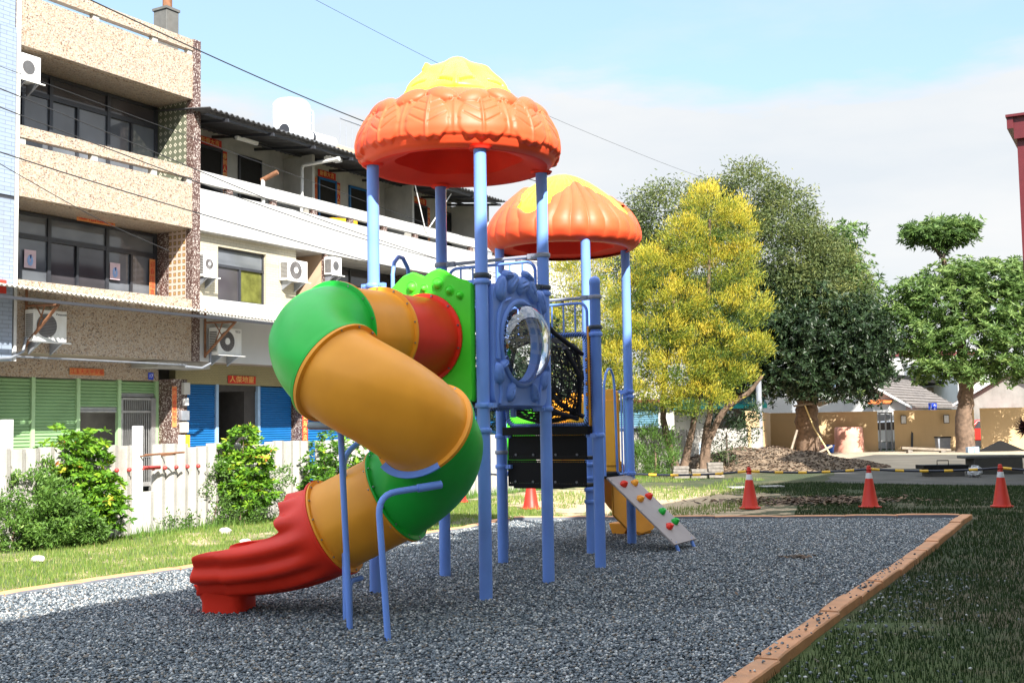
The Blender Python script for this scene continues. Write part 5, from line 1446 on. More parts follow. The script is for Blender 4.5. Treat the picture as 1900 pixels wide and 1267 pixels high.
# ---- pale grey tiled neighbour on the far left
gh = thing('terrace_house', 'pale grey tiled house at the far left edge', 'house', FAC.pt(12.5, 1), FA, 'terrace houses across the lane')
fb('wall', m_greytile, gh, [(8, 14.93, -.15, .5, 3.0, 6.3), (8, 14.93, -.15, .5, 6.38, 7.9), (14.55, 14.93, -.15, .5, 7.9, 9.9), (8, 14.93, -.10, .5, 9.9, 12.5)])
fb('wall_lower', m_greytile, gh, [(8, 14.9, .6, 1.4, -.1, 3.0)]); fb('body', m_concrete, gh, [(8, 14.95, .5, 11, -.1, 12.4)])
fb('window', m_glass2, gh, [(8.5, 14.5, .35, .48, 7.9, 9.9)]); fb('band', m_frame, gh, [(8, 14.94, -.13, .48, 6.3, 6.38)])
fb('red_board', m_paperred, gh, [(13.8, 14.75, -.2, -.155, 4.35, 4.62)])

# ---- corrugated awning along the two houses
aw = thing('street_awning', 'long rusty corrugated awning over the ground-floor shop fronts', 'awning', FAC.pt(19, -.6, 4), FA)
m = FM(); rows = []; n_ = 620
for y, z in ((-1.12, 4.33), (-.02, 4.50)):
    rows.append([(10.5 + 19.0 * k / n_, y, z + .022 * sin(2 * pi * (19.0 * k / n_) / .115) + .05 - .02 * (19.0 * k / n_ - 4)) for k in range(n_ + 1)])
m.grid(rows); m.build('sheet', m_awn, aw, solid=.008)
fb('edge_beam', m_frame, aw, [(10.5, 29.5, -1.10, -1.04, 4.13, 4.19)]); fb('batten', m_rust, aw, [(10.5, 29.5, -.55, -.50, 4.20, 4.26)])
for x in (15.35, 20.4, 25.4):
    m = FM(); m.tube([(x, -.02, 3.35), (x, -1.0, 4.10)], .035, 6); m.tube([(x, -.03, 4.16), (x, -1.05, 4.12)], .025, 6); m.tube([(x, -.03, 3.3), (x, -.03, 4.5)], .03, 6); m.tube([(x, -.35, 3.62), (x, -.6, 4.12)], .015, 6); m.tube([(x, -.6, 3.8), (x, -.35, 4.12)], .015, 6)
    m.build('bracket', m_rust, aw)

# ---- air conditioners
def acunit(label, x, y, z, w, h, d, style=0, brackets=True, hose=None, brand=None):
    """outdoor unit, fan facing -y; x,z lower left of the front, y = back plane"""
    o = thing('air_conditioner', label, 'air conditioner', FAC.pt(x + w / 2, y - d / 2, z), FA, 'outdoor air conditioner units')
    yf = y - d
    c = fb('casing', m_ac, o, [(x, x + w, yf, y, z, z + h)], .012)
    cx = x + w * .38; cz = z + h * .5; r = min(w * .30, h * .42)
    m = FM(); m.tube([(cx, yf + .001, cz), (cx, yf - .004, cz)], r * 1.03, 32); g = m.build('fan_opening', m_acd, o, smooth=40)
    m = FM()
    if style == 0:
        n = 15
        for k in range(n):
            zz = -r + 2 * r * (k + .5) / n; hw = sqrt(max(0, r * r - zz * zz)); m.box(cx - hw, cx + hw, yf - .012, yf - .005, cz + zz - r * .028, cz + zz + r * .028)
        m.build('fan_grille', m_acg, o)
    else:
        for k in range(20):
            a = 2 * pi * k / 20; m.tube([(cx + .3 * r * cos(a), yf - .012, cz + .3 * r * sin(a)), (cx + r * cos(a), yf - .006, cz + r * sin(a))], .003, 4)
        m.build('fan_grille', m_acg, o)
        m = FM(); m.tube([(cx, yf - .004, cz), (cx, yf - .02, cz)], r * .34, 20); m.build('hub', m_ac, o, smooth=40)
    m = FM(); nn = 12
    for k in range(nn): zz = z + h * (.12 + .76 * k / nn); m.box(x - .008, x + .001, yf + .04, y - .04, zz, zz + h * .035)
    m.build('side_louvre', m_acd, o)
    if brackets:
        for bx_ in (x + w * .12, x + w * .78):
            m = FM(); m.prism([(y + .02, z - .01), (yf - .04, z - .01), (yf - .04, z - .04), (y + .02, z - .26)], 'x', bx_, bx_ + .04); m.build('bracket', m_bracket, o)
        fb('shelf', m_ac, o, [(x - .03, x + w + .08, yf - .05, yf + .0, z - .03, z - .005)])
    if hose:
        m = FM(); m.tube(hose, .03, 10); m.build('hose', m_bracket, o, smooth=60)
    if brand: text('lettering', brand, w * .085, FAC, (x + w * .83, yf - .002, z + h * .88), m_frame, o)
    return o
acunit('white outdoor unit on brackets under the awning of the tiled house', 15.32, -.02, 3.42, .80, .66, .30, 0, True, [(15.3, -.1, 3.5), (15.2, -.14, 3.2), (14.9, -.16, 3.06), (14.3, -.17, 3.0)], 'Panasonic')
acunit('white outdoor unit with round hub under the awning of the white house', 20.52, -.02, 3.38, .82, .66, .32, 1, True, [(20.5, -.1, 3.45), (20.4, -.2, 3.15), (20.1, -.22, 3.03), (19.6, -.2, 3.05)], 'TECO')
acunit('white outdoor unit beside the green-curtained window of the white house', 23.35, .2, 5.52, .78, .56, .32, 1)
acunit('small white unit on the mosaic pillar between the two white houses', 25.0, .02, 5.83, .42, .50, .30, 0)
acunit('white unit fixed to the dark pilaster right of the tiled house', 20.3, .2, 5.30, .42, .62, .30, 1)
acunit('white unit high up in the top-floor loggia corner of the tiled house', 15.16, .32, 8.92, .48, .56, .32, 0)

# ---- overhead cables along the lane
cab = [([(13.1, 9.05), (15.79, 8.84), (18.77, 8.68), (21.27, 8.60), (28.06, 8.64), (45, 9.4)], 'thick black overhead cable sweeping past the tiled house roof to behind the near tower roof', .022, -4.5),
       ([(12, 11.2), (19.14, 10.99), (23.79, 10.85), (29.32, 10.82), (39.64, 11.14), (48, 11.6)], 'topmost thin cable crossing the open sky behind the yellow crown', .009, -4.5),
       ([(10, 7.2), (12.98, 6.88), (15.51, 6.54), (18.76, 6.09), (30, 5.4), (42, 5.3)], 'black cable crossing the upper windows of the tiled house', .016, -4.5),
       ([(10, 6.9), (12.92, 6.56), (15.52, 6.29), (19.48, 5.9), (25.74, 5.69), (42, 5.8)], 'black cable just under the one crossing the upper windows', .016, -4.5),
       ([(10, 6.15), (12.96, 5.84), (14.96, 5.72), (18.76, 5.51), (20.94, 5.35), (32, 5.0), (42, 5.1)], 'lowest long black cable across the cream tiled band and white wall', .018, -4.5),
       ([(10, 6.3), (12.45, 5.5), (13.55, 5.17), (15.04, 4.86)], 'short drooping cable ending at the awning corner', .012, -4.5),
       ([(10, 7.5), (14.83, 7.16), (18.76, 6.91), (23.71, 6.57), (36, 6.1)], 'thin faint wire highest of those in front of the top-floor windows', .009, -4.5)]
for P, lab, r_, y in cab:
    a = np.array(P); xs = np.linspace(a[0, 0], a[-1, 0], 60); zs = np.interp(xs, a[:, 0], a[:, 1])
    for _ in range(30): zs[1:-1] = (zs[:-2] + 2 * zs[1:-1] + zs[2:]) / 4
    m = FM(); m.tube([(x, y, z) for x, z in zip(xs, zs)], r_ * .62, 6); o = m.build('overhead_cable', m_cable); tag(o, lab, 'cable', 'overhead cables along the lane')

# ---- whitewashed plank fence
fe = thing('plank_fence', 'whitewashed upright concrete plank fence between the lawn and the lane', 'fence', FAC.pt(18, -6.9), FA)
rr_ = random.Random(5); x = 8.2; k = 0; rest = FM()
while x < 42:
    w = .228; top = 1.33 + rr_.uniform(-.012, .012) - (x - 12) * .0015
    missing = (12.26 < x < 12.5) or (16.0 < x < 16.25)
    if missing: top = .62 if x < 13 else .2
    if 13.0 < x < 15.4 and rr_.random() < .3: top -= .05
    m = FM() if k < 100 else rest
    t0 = rr_.uniform(-.012, .012); prof = [(x + .003, -6.845 + t0), (x + .035, -6.90 + t0), (x + w * .5, -6.925 + t0), (x + w - .035, -6.90 + t0), (x + w - .003, -6.845 + t0), (x + w - .003, -6.81 + t0), (x + .003, -6.81 + t0)]
    m.prism(prof, 'z', -.05, top)
    if k < 100: m.build('plank', m_fence, fe)
    x += w; k += 1
o = rest.build('plank', m_fence, fe); o['kind'] = 'stuff'
for (x, y, z, w) in ((12.06, -6.98, 1.62, .15), (11.25, -5.0, 1.75, .18)):
    fb('post', m_whitewall, fe, [(x, x + w, y, y + .09, 0, z)], .01)
m = FM()
for x in np.arange(11.5, 13.4, .233): m.ball((x, -6.95, .97), .035, 10, 7)
m.build('knob', m_redpaint, fe, smooth=60)
m = FM(); m.tube([(12.2, -6.99, .985), (12.52, -6.99, .985)], .03, 10); m.build('pipe', m_redpaint, fe, smooth=60)
m = FM(); m.tube([(12.02, -7.22, 1.185), (12.80, -7.22, 1.205)], .016, 6)
for x in (12.15, 12.62): m.tube([(x, -7.22, 1.18), (x, -6.92, 1.16)], .012, 6)
m.build('towel_bar', m_rust, fe)
# ================================================================ trees and bushes
def unit(a): return a / (np.linalg.norm(a, axis=-1, keepdims=True) + 1e-9)
def leaves(name, P, D, L, W, mat, parent, rnd, fold=.0, kite=.45):
    n = len(P); R_ = unit(RNG.normal(size=(n, 3))); S_ = unit(np.cross(D, R_))
    L = np.broadcast_to(L, n)[:, None]; W = np.broadcast_to(W, n)[:, None]
    nn = unit(np.cross(D, S_))
    V = np.stack([P, P + D * L * kite + S_ * W * .5 + nn * L * .06, P + D * L, P + D * L * kite - S_ * W * .5 + nn * L * .06], 1).reshape(-1, 3)
    return npmesh(name, V, 4, np.arange(4 * n), mat, parent, {'rnd': np.clip(rnd, 0, 1)})
def crownpts(blobs, dens, sub, fill=.35, seed=1):
    """sub-clump centres over and inside the lobes; returns centre, outward dir"""
    r = np.random.default_rng(seed); C = []; O = []
    for (x, y, z, rx, ry, rz) in blobs:
        n = int(dens * (rx * ry + rx * rz + ry * rz)); d = unit(r.normal(size=(n, 3))); k = np.where(r.uniform(size=n) < fill, r.uniform(.35, .85, n), r.uniform(.82, 1.12, n))[:, None]
        C.append(np.array([x, y, z]) + d * k * np.array([rx, ry, rz])); O.append(d)
    C = np.concatenate(C); O = np.concatenate(O)
    # drop clumps buried deep in other lobes, some at random for gaps
    inside = np.zeros(len(C))
    for (x, y, z, rx, ry, rz) in blobs: inside += (((C - np.array([x, y, z])) / np.array([rx, ry, rz]) / .72) ** 2).sum(1) < 1
    keep = (inside == 0) | (r.uniform(size=len(C)) < .25)
    return C[keep], O[keep]
def foliage(name, blobs, mat, parent, dens=18, sub=.30, per=40, L=.22, W=.06, up=.3, out=.7, rand=.6, seed=1, droop=0, fill=.35, topbias=.0, rmean=.45):
    C, O = crownpts(blobs, dens, sub, fill, seed); r = np.random.default_rng(seed + 5); n = len(C)
    P = np.repeat(C, per, 0) + r.normal(size=(n * per, 3)) * sub * np.array([1, 1, .75]); o = np.repeat(O, per, 0)
    D = unit(o * out + np.array([0, 0, up - droop]) + r.normal(size=(n * per, 3)) * rand)
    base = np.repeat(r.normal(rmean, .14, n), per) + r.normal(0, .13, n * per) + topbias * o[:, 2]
    return leaves(name, P, D, r.uniform(.6, 1.2, n * per) * L, r.uniform(.7, 1.2, n * per) * W, mat, parent, base)
def whorls(name, blobs, mat, parent, dens=16, L=.28, W=.085, k=9, seed=1, fill=.4, per=1, spread=.25, rmean=.45, upw=.6):
    """rosettes of drooping leaves at the twig tips"""
    C, O = crownpts(blobs, dens, .3, fill, seed); r = np.random.default_rng(seed + 9)
    C = np.repeat(C, per, 0) + r.normal(size=(len(C) * per, 3)) * spread; O = np.repeat(O, per, 0); n = len(C)
    ax = unit(O * .6 + np.array([0, 0, upw]) + r.normal(size=(n, 3)) * .3); t1 = unit(np.cross(ax, np.array([.3, .5, .8]))); t2 = np.cross(ax, t1)
    a = (np.arange(k) / k * 2 * pi)[None] + r.uniform(0, 6, (n, 1)); a = a[..., None]
    D = unit(t1[:, None] * np.cos(a) + t2[:, None] * np.sin(a) + ax[:, None] * r.uniform(-.15, .75, (n, k, 1)) + np.array([0, 0, -.12]))
    P = np.repeat(C[:, None], k, 1)
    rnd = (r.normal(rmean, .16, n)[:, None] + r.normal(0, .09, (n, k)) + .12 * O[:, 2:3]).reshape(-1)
    # thin young leaves at the centre
    return leaves(name, P.reshape(-1, 3), D.reshape(-1, 3), r.uniform(.7, 1.15, n * k) * L, r.uniform(.8, 1.15, n * k) * W, mat, parent, rnd, kite=.55)
def limb(m, P, r0, r1, seed=0, n=10):
    r = random.Random(seed); P = [Vector(p) for p in P]; pts = []
    N_ = 5 * (len(P) - 1)
    for i in range(N_ + 1):
        t = i / N_ * (len(P) - 1); k = min(int(t), len(P) - 2); f = t - k
        p0, p1, p2, p3 = P[max(k - 1, 0)], P[k], P[k + 1], P[min(k + 2, len(P) - 1)]
        q = .5 * ((2 * p1) + (-p0 + p2) * f + (2 * p0 - 5 * p1 + 4 * p2 - p3) * f * f + (-p0 + 3 * p1 - 3 * p2 + p3) * f ** 3)
        if 0 < i < N_: q = q + Vector((r.uniform(-1, 1), r.uniform(-1, 1), 0)) * r0 * .12
        pts.append(q)
    R_ = [(r0 + (r1 - r0) * (i / N_)) * (1 + .10 * r.uniform(-1, 1)) for i in range(N_ + 1)]; R_[0] *= 1.35
    m.tube(pts, R_, n)
def tree(name, label, cat, loc, group=None): return thing(name, label, cat, loc, 0, group)

# golden feathery tree
t = tree('golden_tree', 'golden-yellow feathery tree with several thin leaning trunks behind the far tower', 'tree', (4.9, 34.2, 0))
m = MB(); limb(m, [(4.85, 34, -.1), (4.6, 34, .9), (4.45, 34, 1.9), (4.6, 34.1, 3.4), (4.9, 34.2, 5.2)], .13, .04, 1); tk = m.build('trunk', m_bark, t, smooth=60)
for P, r0, s in (([(4.95, 34, -.1), (5.15, 34, .7), (5.35, 33.9, 1.6), (5.7, 34, 3.2), (5.9, 34, 5.5), (6.0, 34, 7.6)], .12, 2), ([(5.75, 34.6, .1), (5.9, 34.6, 1.0), (6.4, 34.5, 1.9), (7.1, 34.4, 2.4), (7.5, 34.3, 2.9)], .14, 3), ([(5.7, 34.6, 0), (5.8, 34.7, 1.0), (5.95, 34.7, 1.8), (6.2, 34.6, 3.6)], .15, 4)):
    m = MB(); limb(m, P, r0, r0 * .3, s); m.build('trunk', m_bark, t, smooth=60)
yb = [(5.9, 34, 7.7, .62, .7, 1.0), (6.75, 34, 7.3, .45, .6, .9), (5.2, 34, 7.0, .6, .8, .7), (6.9, 34, 6.2, .5, .7, .6), (5.9, 34, 6.1, .9, .9, .7), (4.4, 34, 6.2, .8, .9, .6), (7.1, 34, 5.0, .45, .8, .7), (3.5, 34, 5.4, .6, .8, .6), (5.0, 33.7, 5.1, 1.0, .9, .6), (6.3, 33.8, 4.7, .9, .9, .6), (3.0, 33.8, 4.4, .75, .9, .6), (4.3, 33.5, 4.2, .9, .9, .5), (5.8, 33.4, 3.8, .95, .9, .5), (6.9, 33.8, 3.7, .55, .8, .5), (3.4, 33.4, 3.3, .95, .9, .6), (4.8, 33.2, 3.1, .9, .9, .4), (6.3, 33.6, 2.9, .7, .8, .4), (4.0, 33.2, 2.35, .9, .8, .5), (5.4, 33.2, 2.2, .8, .8, .4), (3.0, 33.4, 2.6, .6, .7, .5)]
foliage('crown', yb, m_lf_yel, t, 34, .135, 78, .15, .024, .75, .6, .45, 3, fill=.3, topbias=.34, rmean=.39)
foliage('crown', [(4.6, 34.4, 4.6, 1.5, .9, 1.6), (6.2, 34.5, 3.9, 1.0, .8, 1.3), (5.0, 34.2, 3.0, 1.7, .9, .6), (3.6, 34.3, 3.4, .9, .8, .9)], m_lf_mid, t, 16, .2, 34, .16, .04, .4, .5, .6, 41, rmean=.25)
t = tree('golden_tree', 'small golden tree partly hidden behind the blue posts', 'tree', (1.7, 36, 0))
m = MB(); limb(m, [(1.9, 36, -.1), (1.8, 36, 2), (1.7, 36, 4.5)], .12, .05, 5); m.build('trunk', m_bark, t, smooth=60)
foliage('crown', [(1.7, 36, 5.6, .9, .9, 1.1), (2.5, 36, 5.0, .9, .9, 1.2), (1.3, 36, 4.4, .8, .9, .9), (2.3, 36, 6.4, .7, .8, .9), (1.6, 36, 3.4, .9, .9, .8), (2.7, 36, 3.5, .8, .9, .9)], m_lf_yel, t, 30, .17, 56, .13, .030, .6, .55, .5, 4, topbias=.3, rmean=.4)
# olive-leaved tall tree behind
t = tree('olive_tree', 'tall grey-green tree with drooping fine foliage behind the golden tree', 'tree', (10.4, 52, 0))
m = MB(); limb(m, [(10.4, 52, -.1), (10.3, 52, 3), (10.6, 52, 7), (10.8, 52, 11)], .4, .08, 6); m.build('trunk', m_barkg, t, smooth=60)
ob = [(7.2, 51, 10.6, 1.9, 1.6, 1.5), (5.6, 51, 9.0, 1.1, 1.2, 1.6), (9.1, 51, 11.0, 1.1, 1.2, 1.3), (10.8, 51, 11.7, 1.4, 1.3, 1.25), (12.4, 51, 10.9, 1.2, 1.3, 1.3), (8.6, 51, 8.6, 2.4, 1.8, 1.8), (11.4, 50.5, 9.2, 2.4, 1.8, 1.7), (13.3, 50.5, 8.2, 1.7, 1.6, 1.8), (12.4, 50.2, 6.6, 2.3, 1.7, 1.7), (9.6, 51, 6.2, 2.3, 1.8, 1.7), (14.6, 50.2, 7.0, 1.2, 1.2, 1.2), (12.6, 49.4, 6.3, 1.6, .8, 1.0), (6.5, 51.5, 6.6, 1.8, 1.4, 1.8)]
foliage('crown', ob, m_lf_olive, t, 16, .30, 80, .20, .062, -.25, .5, .55, 7, fill=.25, topbias=.15, rmean=.42)
# big dark tree
t = tree('dark_tree', 'broad dark evergreen tree with a pale thick trunk before the tan wall', 'tree', (13.3, 51.6, 0))
m = MB(); limb(m, [(13.35, 51.6, -.1), (13.25, 51.6, 1.0), (13.3, 51.6, 2.2), (13.3, 51.6, 3.2), (13.4, 51.6, 5)], .55, .42, 8, 16); m.build('trunk', m_bark, t, smooth=60)
for P, s in (([(13.2, 51.5, 2.4), (12.0, 51.3, 3.3), (10.6, 51, 4.2)], 9), ([(13.3, 51.5, 2.6), (14.4, 51.3, 3.6), (15.2, 51, 5)], 10)):
    m = MB(); limb(m, P, .22, .08, s); m.build('limb', m_barkg, t, smooth=60)
db = [(11.2, 49.6, 5.4, 1.9, 1.6, 1.3), (13.3, 49.3, 5.6, 1.9, 1.7, 1.5), (15.0, 49.6, 5.2, 1.4, 1.5, 1.3), (10.3, 49.8, 4.2, 1.1, 1.3, 1.0), (12.0, 49.4, 4.0, 1.6, 1.4, .9), (14.2, 49.4, 3.9, 1.5, 1.4, .9), (13.0, 49.6, 3.3, 1.2, 1.2, .6), (15.6, 49.8, 4.1, .9, 1.1, .9), (11.0, 49.9, 3.3, .7, 1.0, .45), (15.2, 49.8, 3.1, .8, 1.0, .55), (9.6, 50, 5.2, .9, 1.2, 1.0), (9.0, 50.4, 3.9, 1.0, 1.0, 1.1), (12.4, 50, 6.8, 1.5, 1.3, .8)]
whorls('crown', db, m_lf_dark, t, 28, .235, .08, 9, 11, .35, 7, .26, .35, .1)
t2 = tree('broadleaf_tree', 'bright green tree rising behind the right side of the dark tree', 'tree', (15.2, 53, 0))
m = MB(); limb(m, [(13.5, 54.2, -.1), (14.2, 54, 4), (14.8, 53, 8)], .25, .08, 12); m.build('trunk', m_barkg, t2, smooth=60)
whorls('crown', [(14.8, 52.5, 9.3, .9, 1, .7), (15.6, 52.5, 10.1, .55, .8, .4), (14.3, 52.5, 8.2, 1.4, 1.2, .9), (15.8, 52.5, 8.0, .9, 1, .9), (15.7, 52.5, 6.5, 1.3, 1.2, 1.1), (16.3, 52.5, 5.4, .8, 1, .9)], m_lf_mid, t2, 20, .34, .085, 10, 13, .35, 4, .28, .42)
t2 = tree('broadleaf_tree', 'layered bright green tree with an umbrella-shaped top at the right', 'tree', (20.5, 51.6, 0))
m = MB(); limb(m, [(20.35, 51.6, -.1), (20.3, 51.6, 1.2), (20.45, 51.6, 2.8), (20.3, 51.6, 4.5), (20.0, 51.5, 7), (19.6, 51.5, 8.9)], .46, .10, 14, 16); m.build('trunk', m_bark, t2, smooth=60)
for P, s in (([(19.6, 51.5, 8.8), (19.2, 51.5, 9.3), (18.6, 51.5, 9.7)], 15), ([(19.6, 51.5, 8.8), (20.0, 51.5, 9.3), (20.7, 51.5, 9.8)], 16), ([(20.4, 51.6, 2.9), (21.6, 51.4, 3.9), (22.6, 51.3, 4.8)], 17), ([(20.3, 51.6, 3.3), (19.0, 51.4, 4.4), (17.9, 51.3, 5.2)], 18)):
    m = MB(); limb(m, P, .12 if s < 17 else .2, .03, s); m.build('limb', m_barkg, t2, smooth=60)
whorls('crown', [(18.75, 51.5, 9.95, .70, .8, .32), (20.2, 51.5, 9.95, .80, .8, .36), (19.5, 51.5, 9.75, .8, .7, .35), (20.95, 51.5, 10.15, .4, .4, .24), (19.3, 51.5, 10.2, .5, .5, .15)], m_lf_mid, t2, 60, .30, .08, 10, 18, .25, 4, .17, .45, .8)
whorls('crown', [
                 (19.9, 51.2, 7.8, 1.2, 1.3, .5), (18.2, 51.2, 7.2, .9, 1.1, .45), (21.7, 51.2, 7.7, 1.3, 1.3, .75), (23.3, 51.4, 7.6, 1.2, 1.2, .8), (17.5, 51.2, 6.3, .75, 1, .4), (19.4, 50.8, 6.5, 1.5, 1.4, .7), (21.7, 50.8, 6.4, 1.5, 1.4, .75), (18.0, 50.9, 5.1, 1.2, 1.2, .6), (20.4, 50.4, 5.0, 1.5, 1.3, .6), (22.8, 50.8, 5.0, 1.3, 1.3, .7), (18.6, 50.8, 3.9, 1.0, 1.1, .55), (21.8, 50.6, 3.8, 1.3, 1.2, .45), (19.9, 50.6, 3.5, .9, .9, .35), (23.4, 51, 3.6, .9, 1, .4)], m_lf_mid, t2, 24, .30, .08, 10, 17, .15, 4, .20, .50, .9)
# dark shrub mass under the golden tree, and a feathery young shrub
t = tree('shrub', 'feathery green young shrub left of the forked trunks', 'shrub', (4.1, 33.2, 0))
m = MB(); limb(m, [(4.1, 33.2, -.05), (4.1, 33.2, .8)], .04, .02, 3); m.build('stem', m_bark, t)
foliage('foliage', [(4.1, 33.2, .75, .65, .6, .75), (3.8, 33.2, .4, .5, .5, .4)], m_lf_weed, t, 60, .10, 50, .13, .022, .7, .6, .4, 21, rmean=.4)
t = tree('shrub', 'dark tangled shrub between the leaning trunks', 'shrub', (6.6, 35.5, 0))
m = MB(); limb(m, [(6.6, 35.5, -.05), (6.6, 35.5, 1.2)], .06, .02, 3); m.build('stem', m_barkg, t)
foliage('foliage', [(6.5, 35.6, 1.0, .5, .4, .9), (7.3, 35.6, 1.5, .35, .4, .6)], m_lf_dark, t, 50, .14, 40, .14, .04, .2, .6, .6, 22)
# bushes along the white fence
def bush(label, x, y, blobs, seed, mat=m_lf_bush, L=.115, W=.044, dens=230, k=9, per=2, rmean=.45, name='bush'):
    t = thing(name, label, 'bush', (x, y, 0)); m = MB()
    for i in range(5):
        r = random.Random(seed * 7 + i); bb = blobs[i % len(blobs)]
        limb(m, [(x + r.uniform(-.05, .05), y + r.uniform(-.05, .05), -.03), (x + (bb[0] - x) * .4 + r.uniform(-.05, .05), y + r.uniform(-.1, .1), bb[2] * .5), (bb[0], bb[1], bb[2] + bb[5] * .5)], .016, .005, seed + i, 6)
    m.build('stem', m_bark, t)
    whorls('foliage', blobs, mat, t, dens, L, W, k, seed, .35, per, .04, rmean, .9); return t
bush('dense glossy bush with reddish tips before the fence, nearest the left edge', -6.25, 16.2, [(-6.35, 16.2, 1.15, .34, .3, .42), (-6.05, 16.3, 1.15, .30, .3, .38), (-6.2, 16.2, .75, .50, .4, .38), (-5.85, 16.2, .62, .32, .3, .30), (-6.15, 16.1, .35, .48, .4, .30), (-5.68, 16.3, .40, .18, .2, .2)], 31)
bush('tall glossy bush before the fence beside the red slide end', -4.45, 18.9, [(-4.45, 18.9, 1.25, .26, .24, .34), (-4.35, 18.9, .92, .36, .3, .35), (-4.62, 18.9, .85, .28, .3, .40), (-4.30, 18.9, .50, .34, .3, .32), (-4.15, 18.8, 1.0, .2, .2, .3)], 32)
bush('rounded dark green bush behind the tube slide support pole', -3.35, 20.6, [(-3.45, 20.6, .95, .42, .35, .5), (-3.05, 20.7, .85, .4, .35, .5), (-3.3, 20.5, .45, .55, .4, .4)], 33, m_lf_bush, .095, .036, 200, 9, 2, .30)
bush('yellowish bush tip rising at the left picture edge', -7.75, 16.6, [(-7.85, 16.6, 1.35, .24, .2, .16), (-7.9, 16.6, 1.0, .25, .2, .3)], 34, m_lf_bush, .13, .03, 90, 9, 1, .7)
t = thing('weed_thicket', 'low spreading thicket of small light leaves in front of the leftmost bush', 'bush', (-6.7, 15.3, 0)); m = MB(); limb(m, [(-6.7, 15.3, -.03), (-6.6, 15.3, .5)], .015, .005, 2, 6); m.build('stem', m_bark, t)
foliage('foliage', [(-7.1, 15.6, .62, .5, .4, .40), (-6.5, 15.5, .62, .5, .4, .38), (-6.9, 15.3, .3, .6, .4, .28), (-6.2, 15.4, .38, .45, .35, .33), (-5.85, 15.7, .2, .25, .25, .16), (-6.45, 15.9, .95, .14, .14, .2), (-7.3, 15.7, .9, .3, .2, .2)], m_lf_weed, t, 230, .05, 40, .062, .026, .35, .6, .7, 35, rmean=.42)
t = thing('weed_thicket', 'scraggly vine-covered weeds at the fence foot between the two bushes', 'bush', (-4.95, 18.6, 0)); m = MB(); limb(m, [(-4.9, 18.6, -.03), (-4.8, 18.6, .4)], .015, .005, 2, 6); m.build('stem', m_bark, t)
foliage('foliage', [(-4.95, 18.6, .3, .38, .3, .28), (-5.4, 18.0, .14, .45, .25, .12), (-4.75, 18.6, .65, .22, .2, .35), (-4.4, 18.7, .2, .3, .25, .2), (-3.95, 19.5, .45, .15, .2, .5)], m_lf_weed, t, 150, .05, 30, .06, .024, .3, .6, .7, 36, rmean=.35)
o = thing('spiky_plant', 'dark red spiky rosette plant at the right picture edge', 'plant', (14.6, 32.6, 0)); m = MB(); m.cyl(14.62, 32.6, 0, 1.1, .06, .04, 8); m.build('stem', m_barkg, o)
n_ = 260; d_ = unit(RNG.normal(size=(n_, 3))); leaves('foliage', np.array([14.62, 32.6, 1.22]) + d_ * .05, d_, .36, .035, m_lf_purple, o, RNG.uniform(0, 1, n_), kite=.25)

t = tree('dark_tree', 'dark leafy tree seen through the black net tunnel', 'tree', (.3, 33, 0))
m = MB(); limb(m, [(.3, 33, -.1), (.4, 33, 1.5), (.3, 33, 3.5)], .12, .05, 51); m.build('trunk', m_barkg, t, smooth=60)
whorls('crown', [(-.2, 33, 2.6, 1.0, .9, 1.0), (1.0, 33, 2.5, 1.0, .9, 1.1), (.4, 33, 3.7, 1.0, .9, .8), (1.6, 33.5, 1.6, .8, .8, .8), (.1, 33, 1.5, 1.0, .8, .6)], m_lf_dark, t, 45, .17, .055, 9, 52, .3, 3, .14, .38)
# ================================================================ things beyond the gravel
def cone(label, x, y, rz=0, proto=None):
    if proto: return copy_tree(proto, (x, y, 0), rz, label)
    o = thing('traffic_cone', label, 'traffic cone', (x, y, 0), rz, 'traffic cones holding the barrier')
    f = Fr(x, y, 0); m = MB(f)
    R_ = lambda z: .145 - (z - .03) * .172
    m.lathe([(.19, 0), (.19, .02), (.155, .028), (R_(.05), .05), (R_(.52), .52)], (0, 0), 32, wob=lambda a, i: (.012 * sin(4 * a) if i < 2 else 0)); m.build('body', m_cone, o, smooth=35)
    m = MB(f); m.lathe([(R_(.52) + .001, .50), (R_(.52) + .003, .502), (R_(.60) + .003, .60), (R_(.60) + .001, .602)], (0, 0), 32); m.build('reflective_band', m_conew, o, smooth=35)
    m = MB(f); m.lathe([(R_(.60), .60), (R_(.66), .655), (.052, .66), (.052, .672), (.036, .68), (.032, .72), (.020, .73), (0, .73)], (0, 0), 32); m.build('top', m_cone, o, smooth=35)
    return o
c1 = cone('orange cone with white band, leftmost of three holding the striped barrier', 4.18, 20.45)
cone('orange cone with white band, middle of three holding the striped barrier', 6.25, 20.25, .6, c1)
cone('orange cone with white band, rightmost of three holding the striped barrier', 8.42, 19.9, 1.3, c1)
cone('plain-looking orange cone on the lawn seen between the blue posts under the steps', .30, 21.2, .9, c1)
cone('orange cone mostly hidden behind the green tube section', -1.12, 23.4, 2.0, c1)
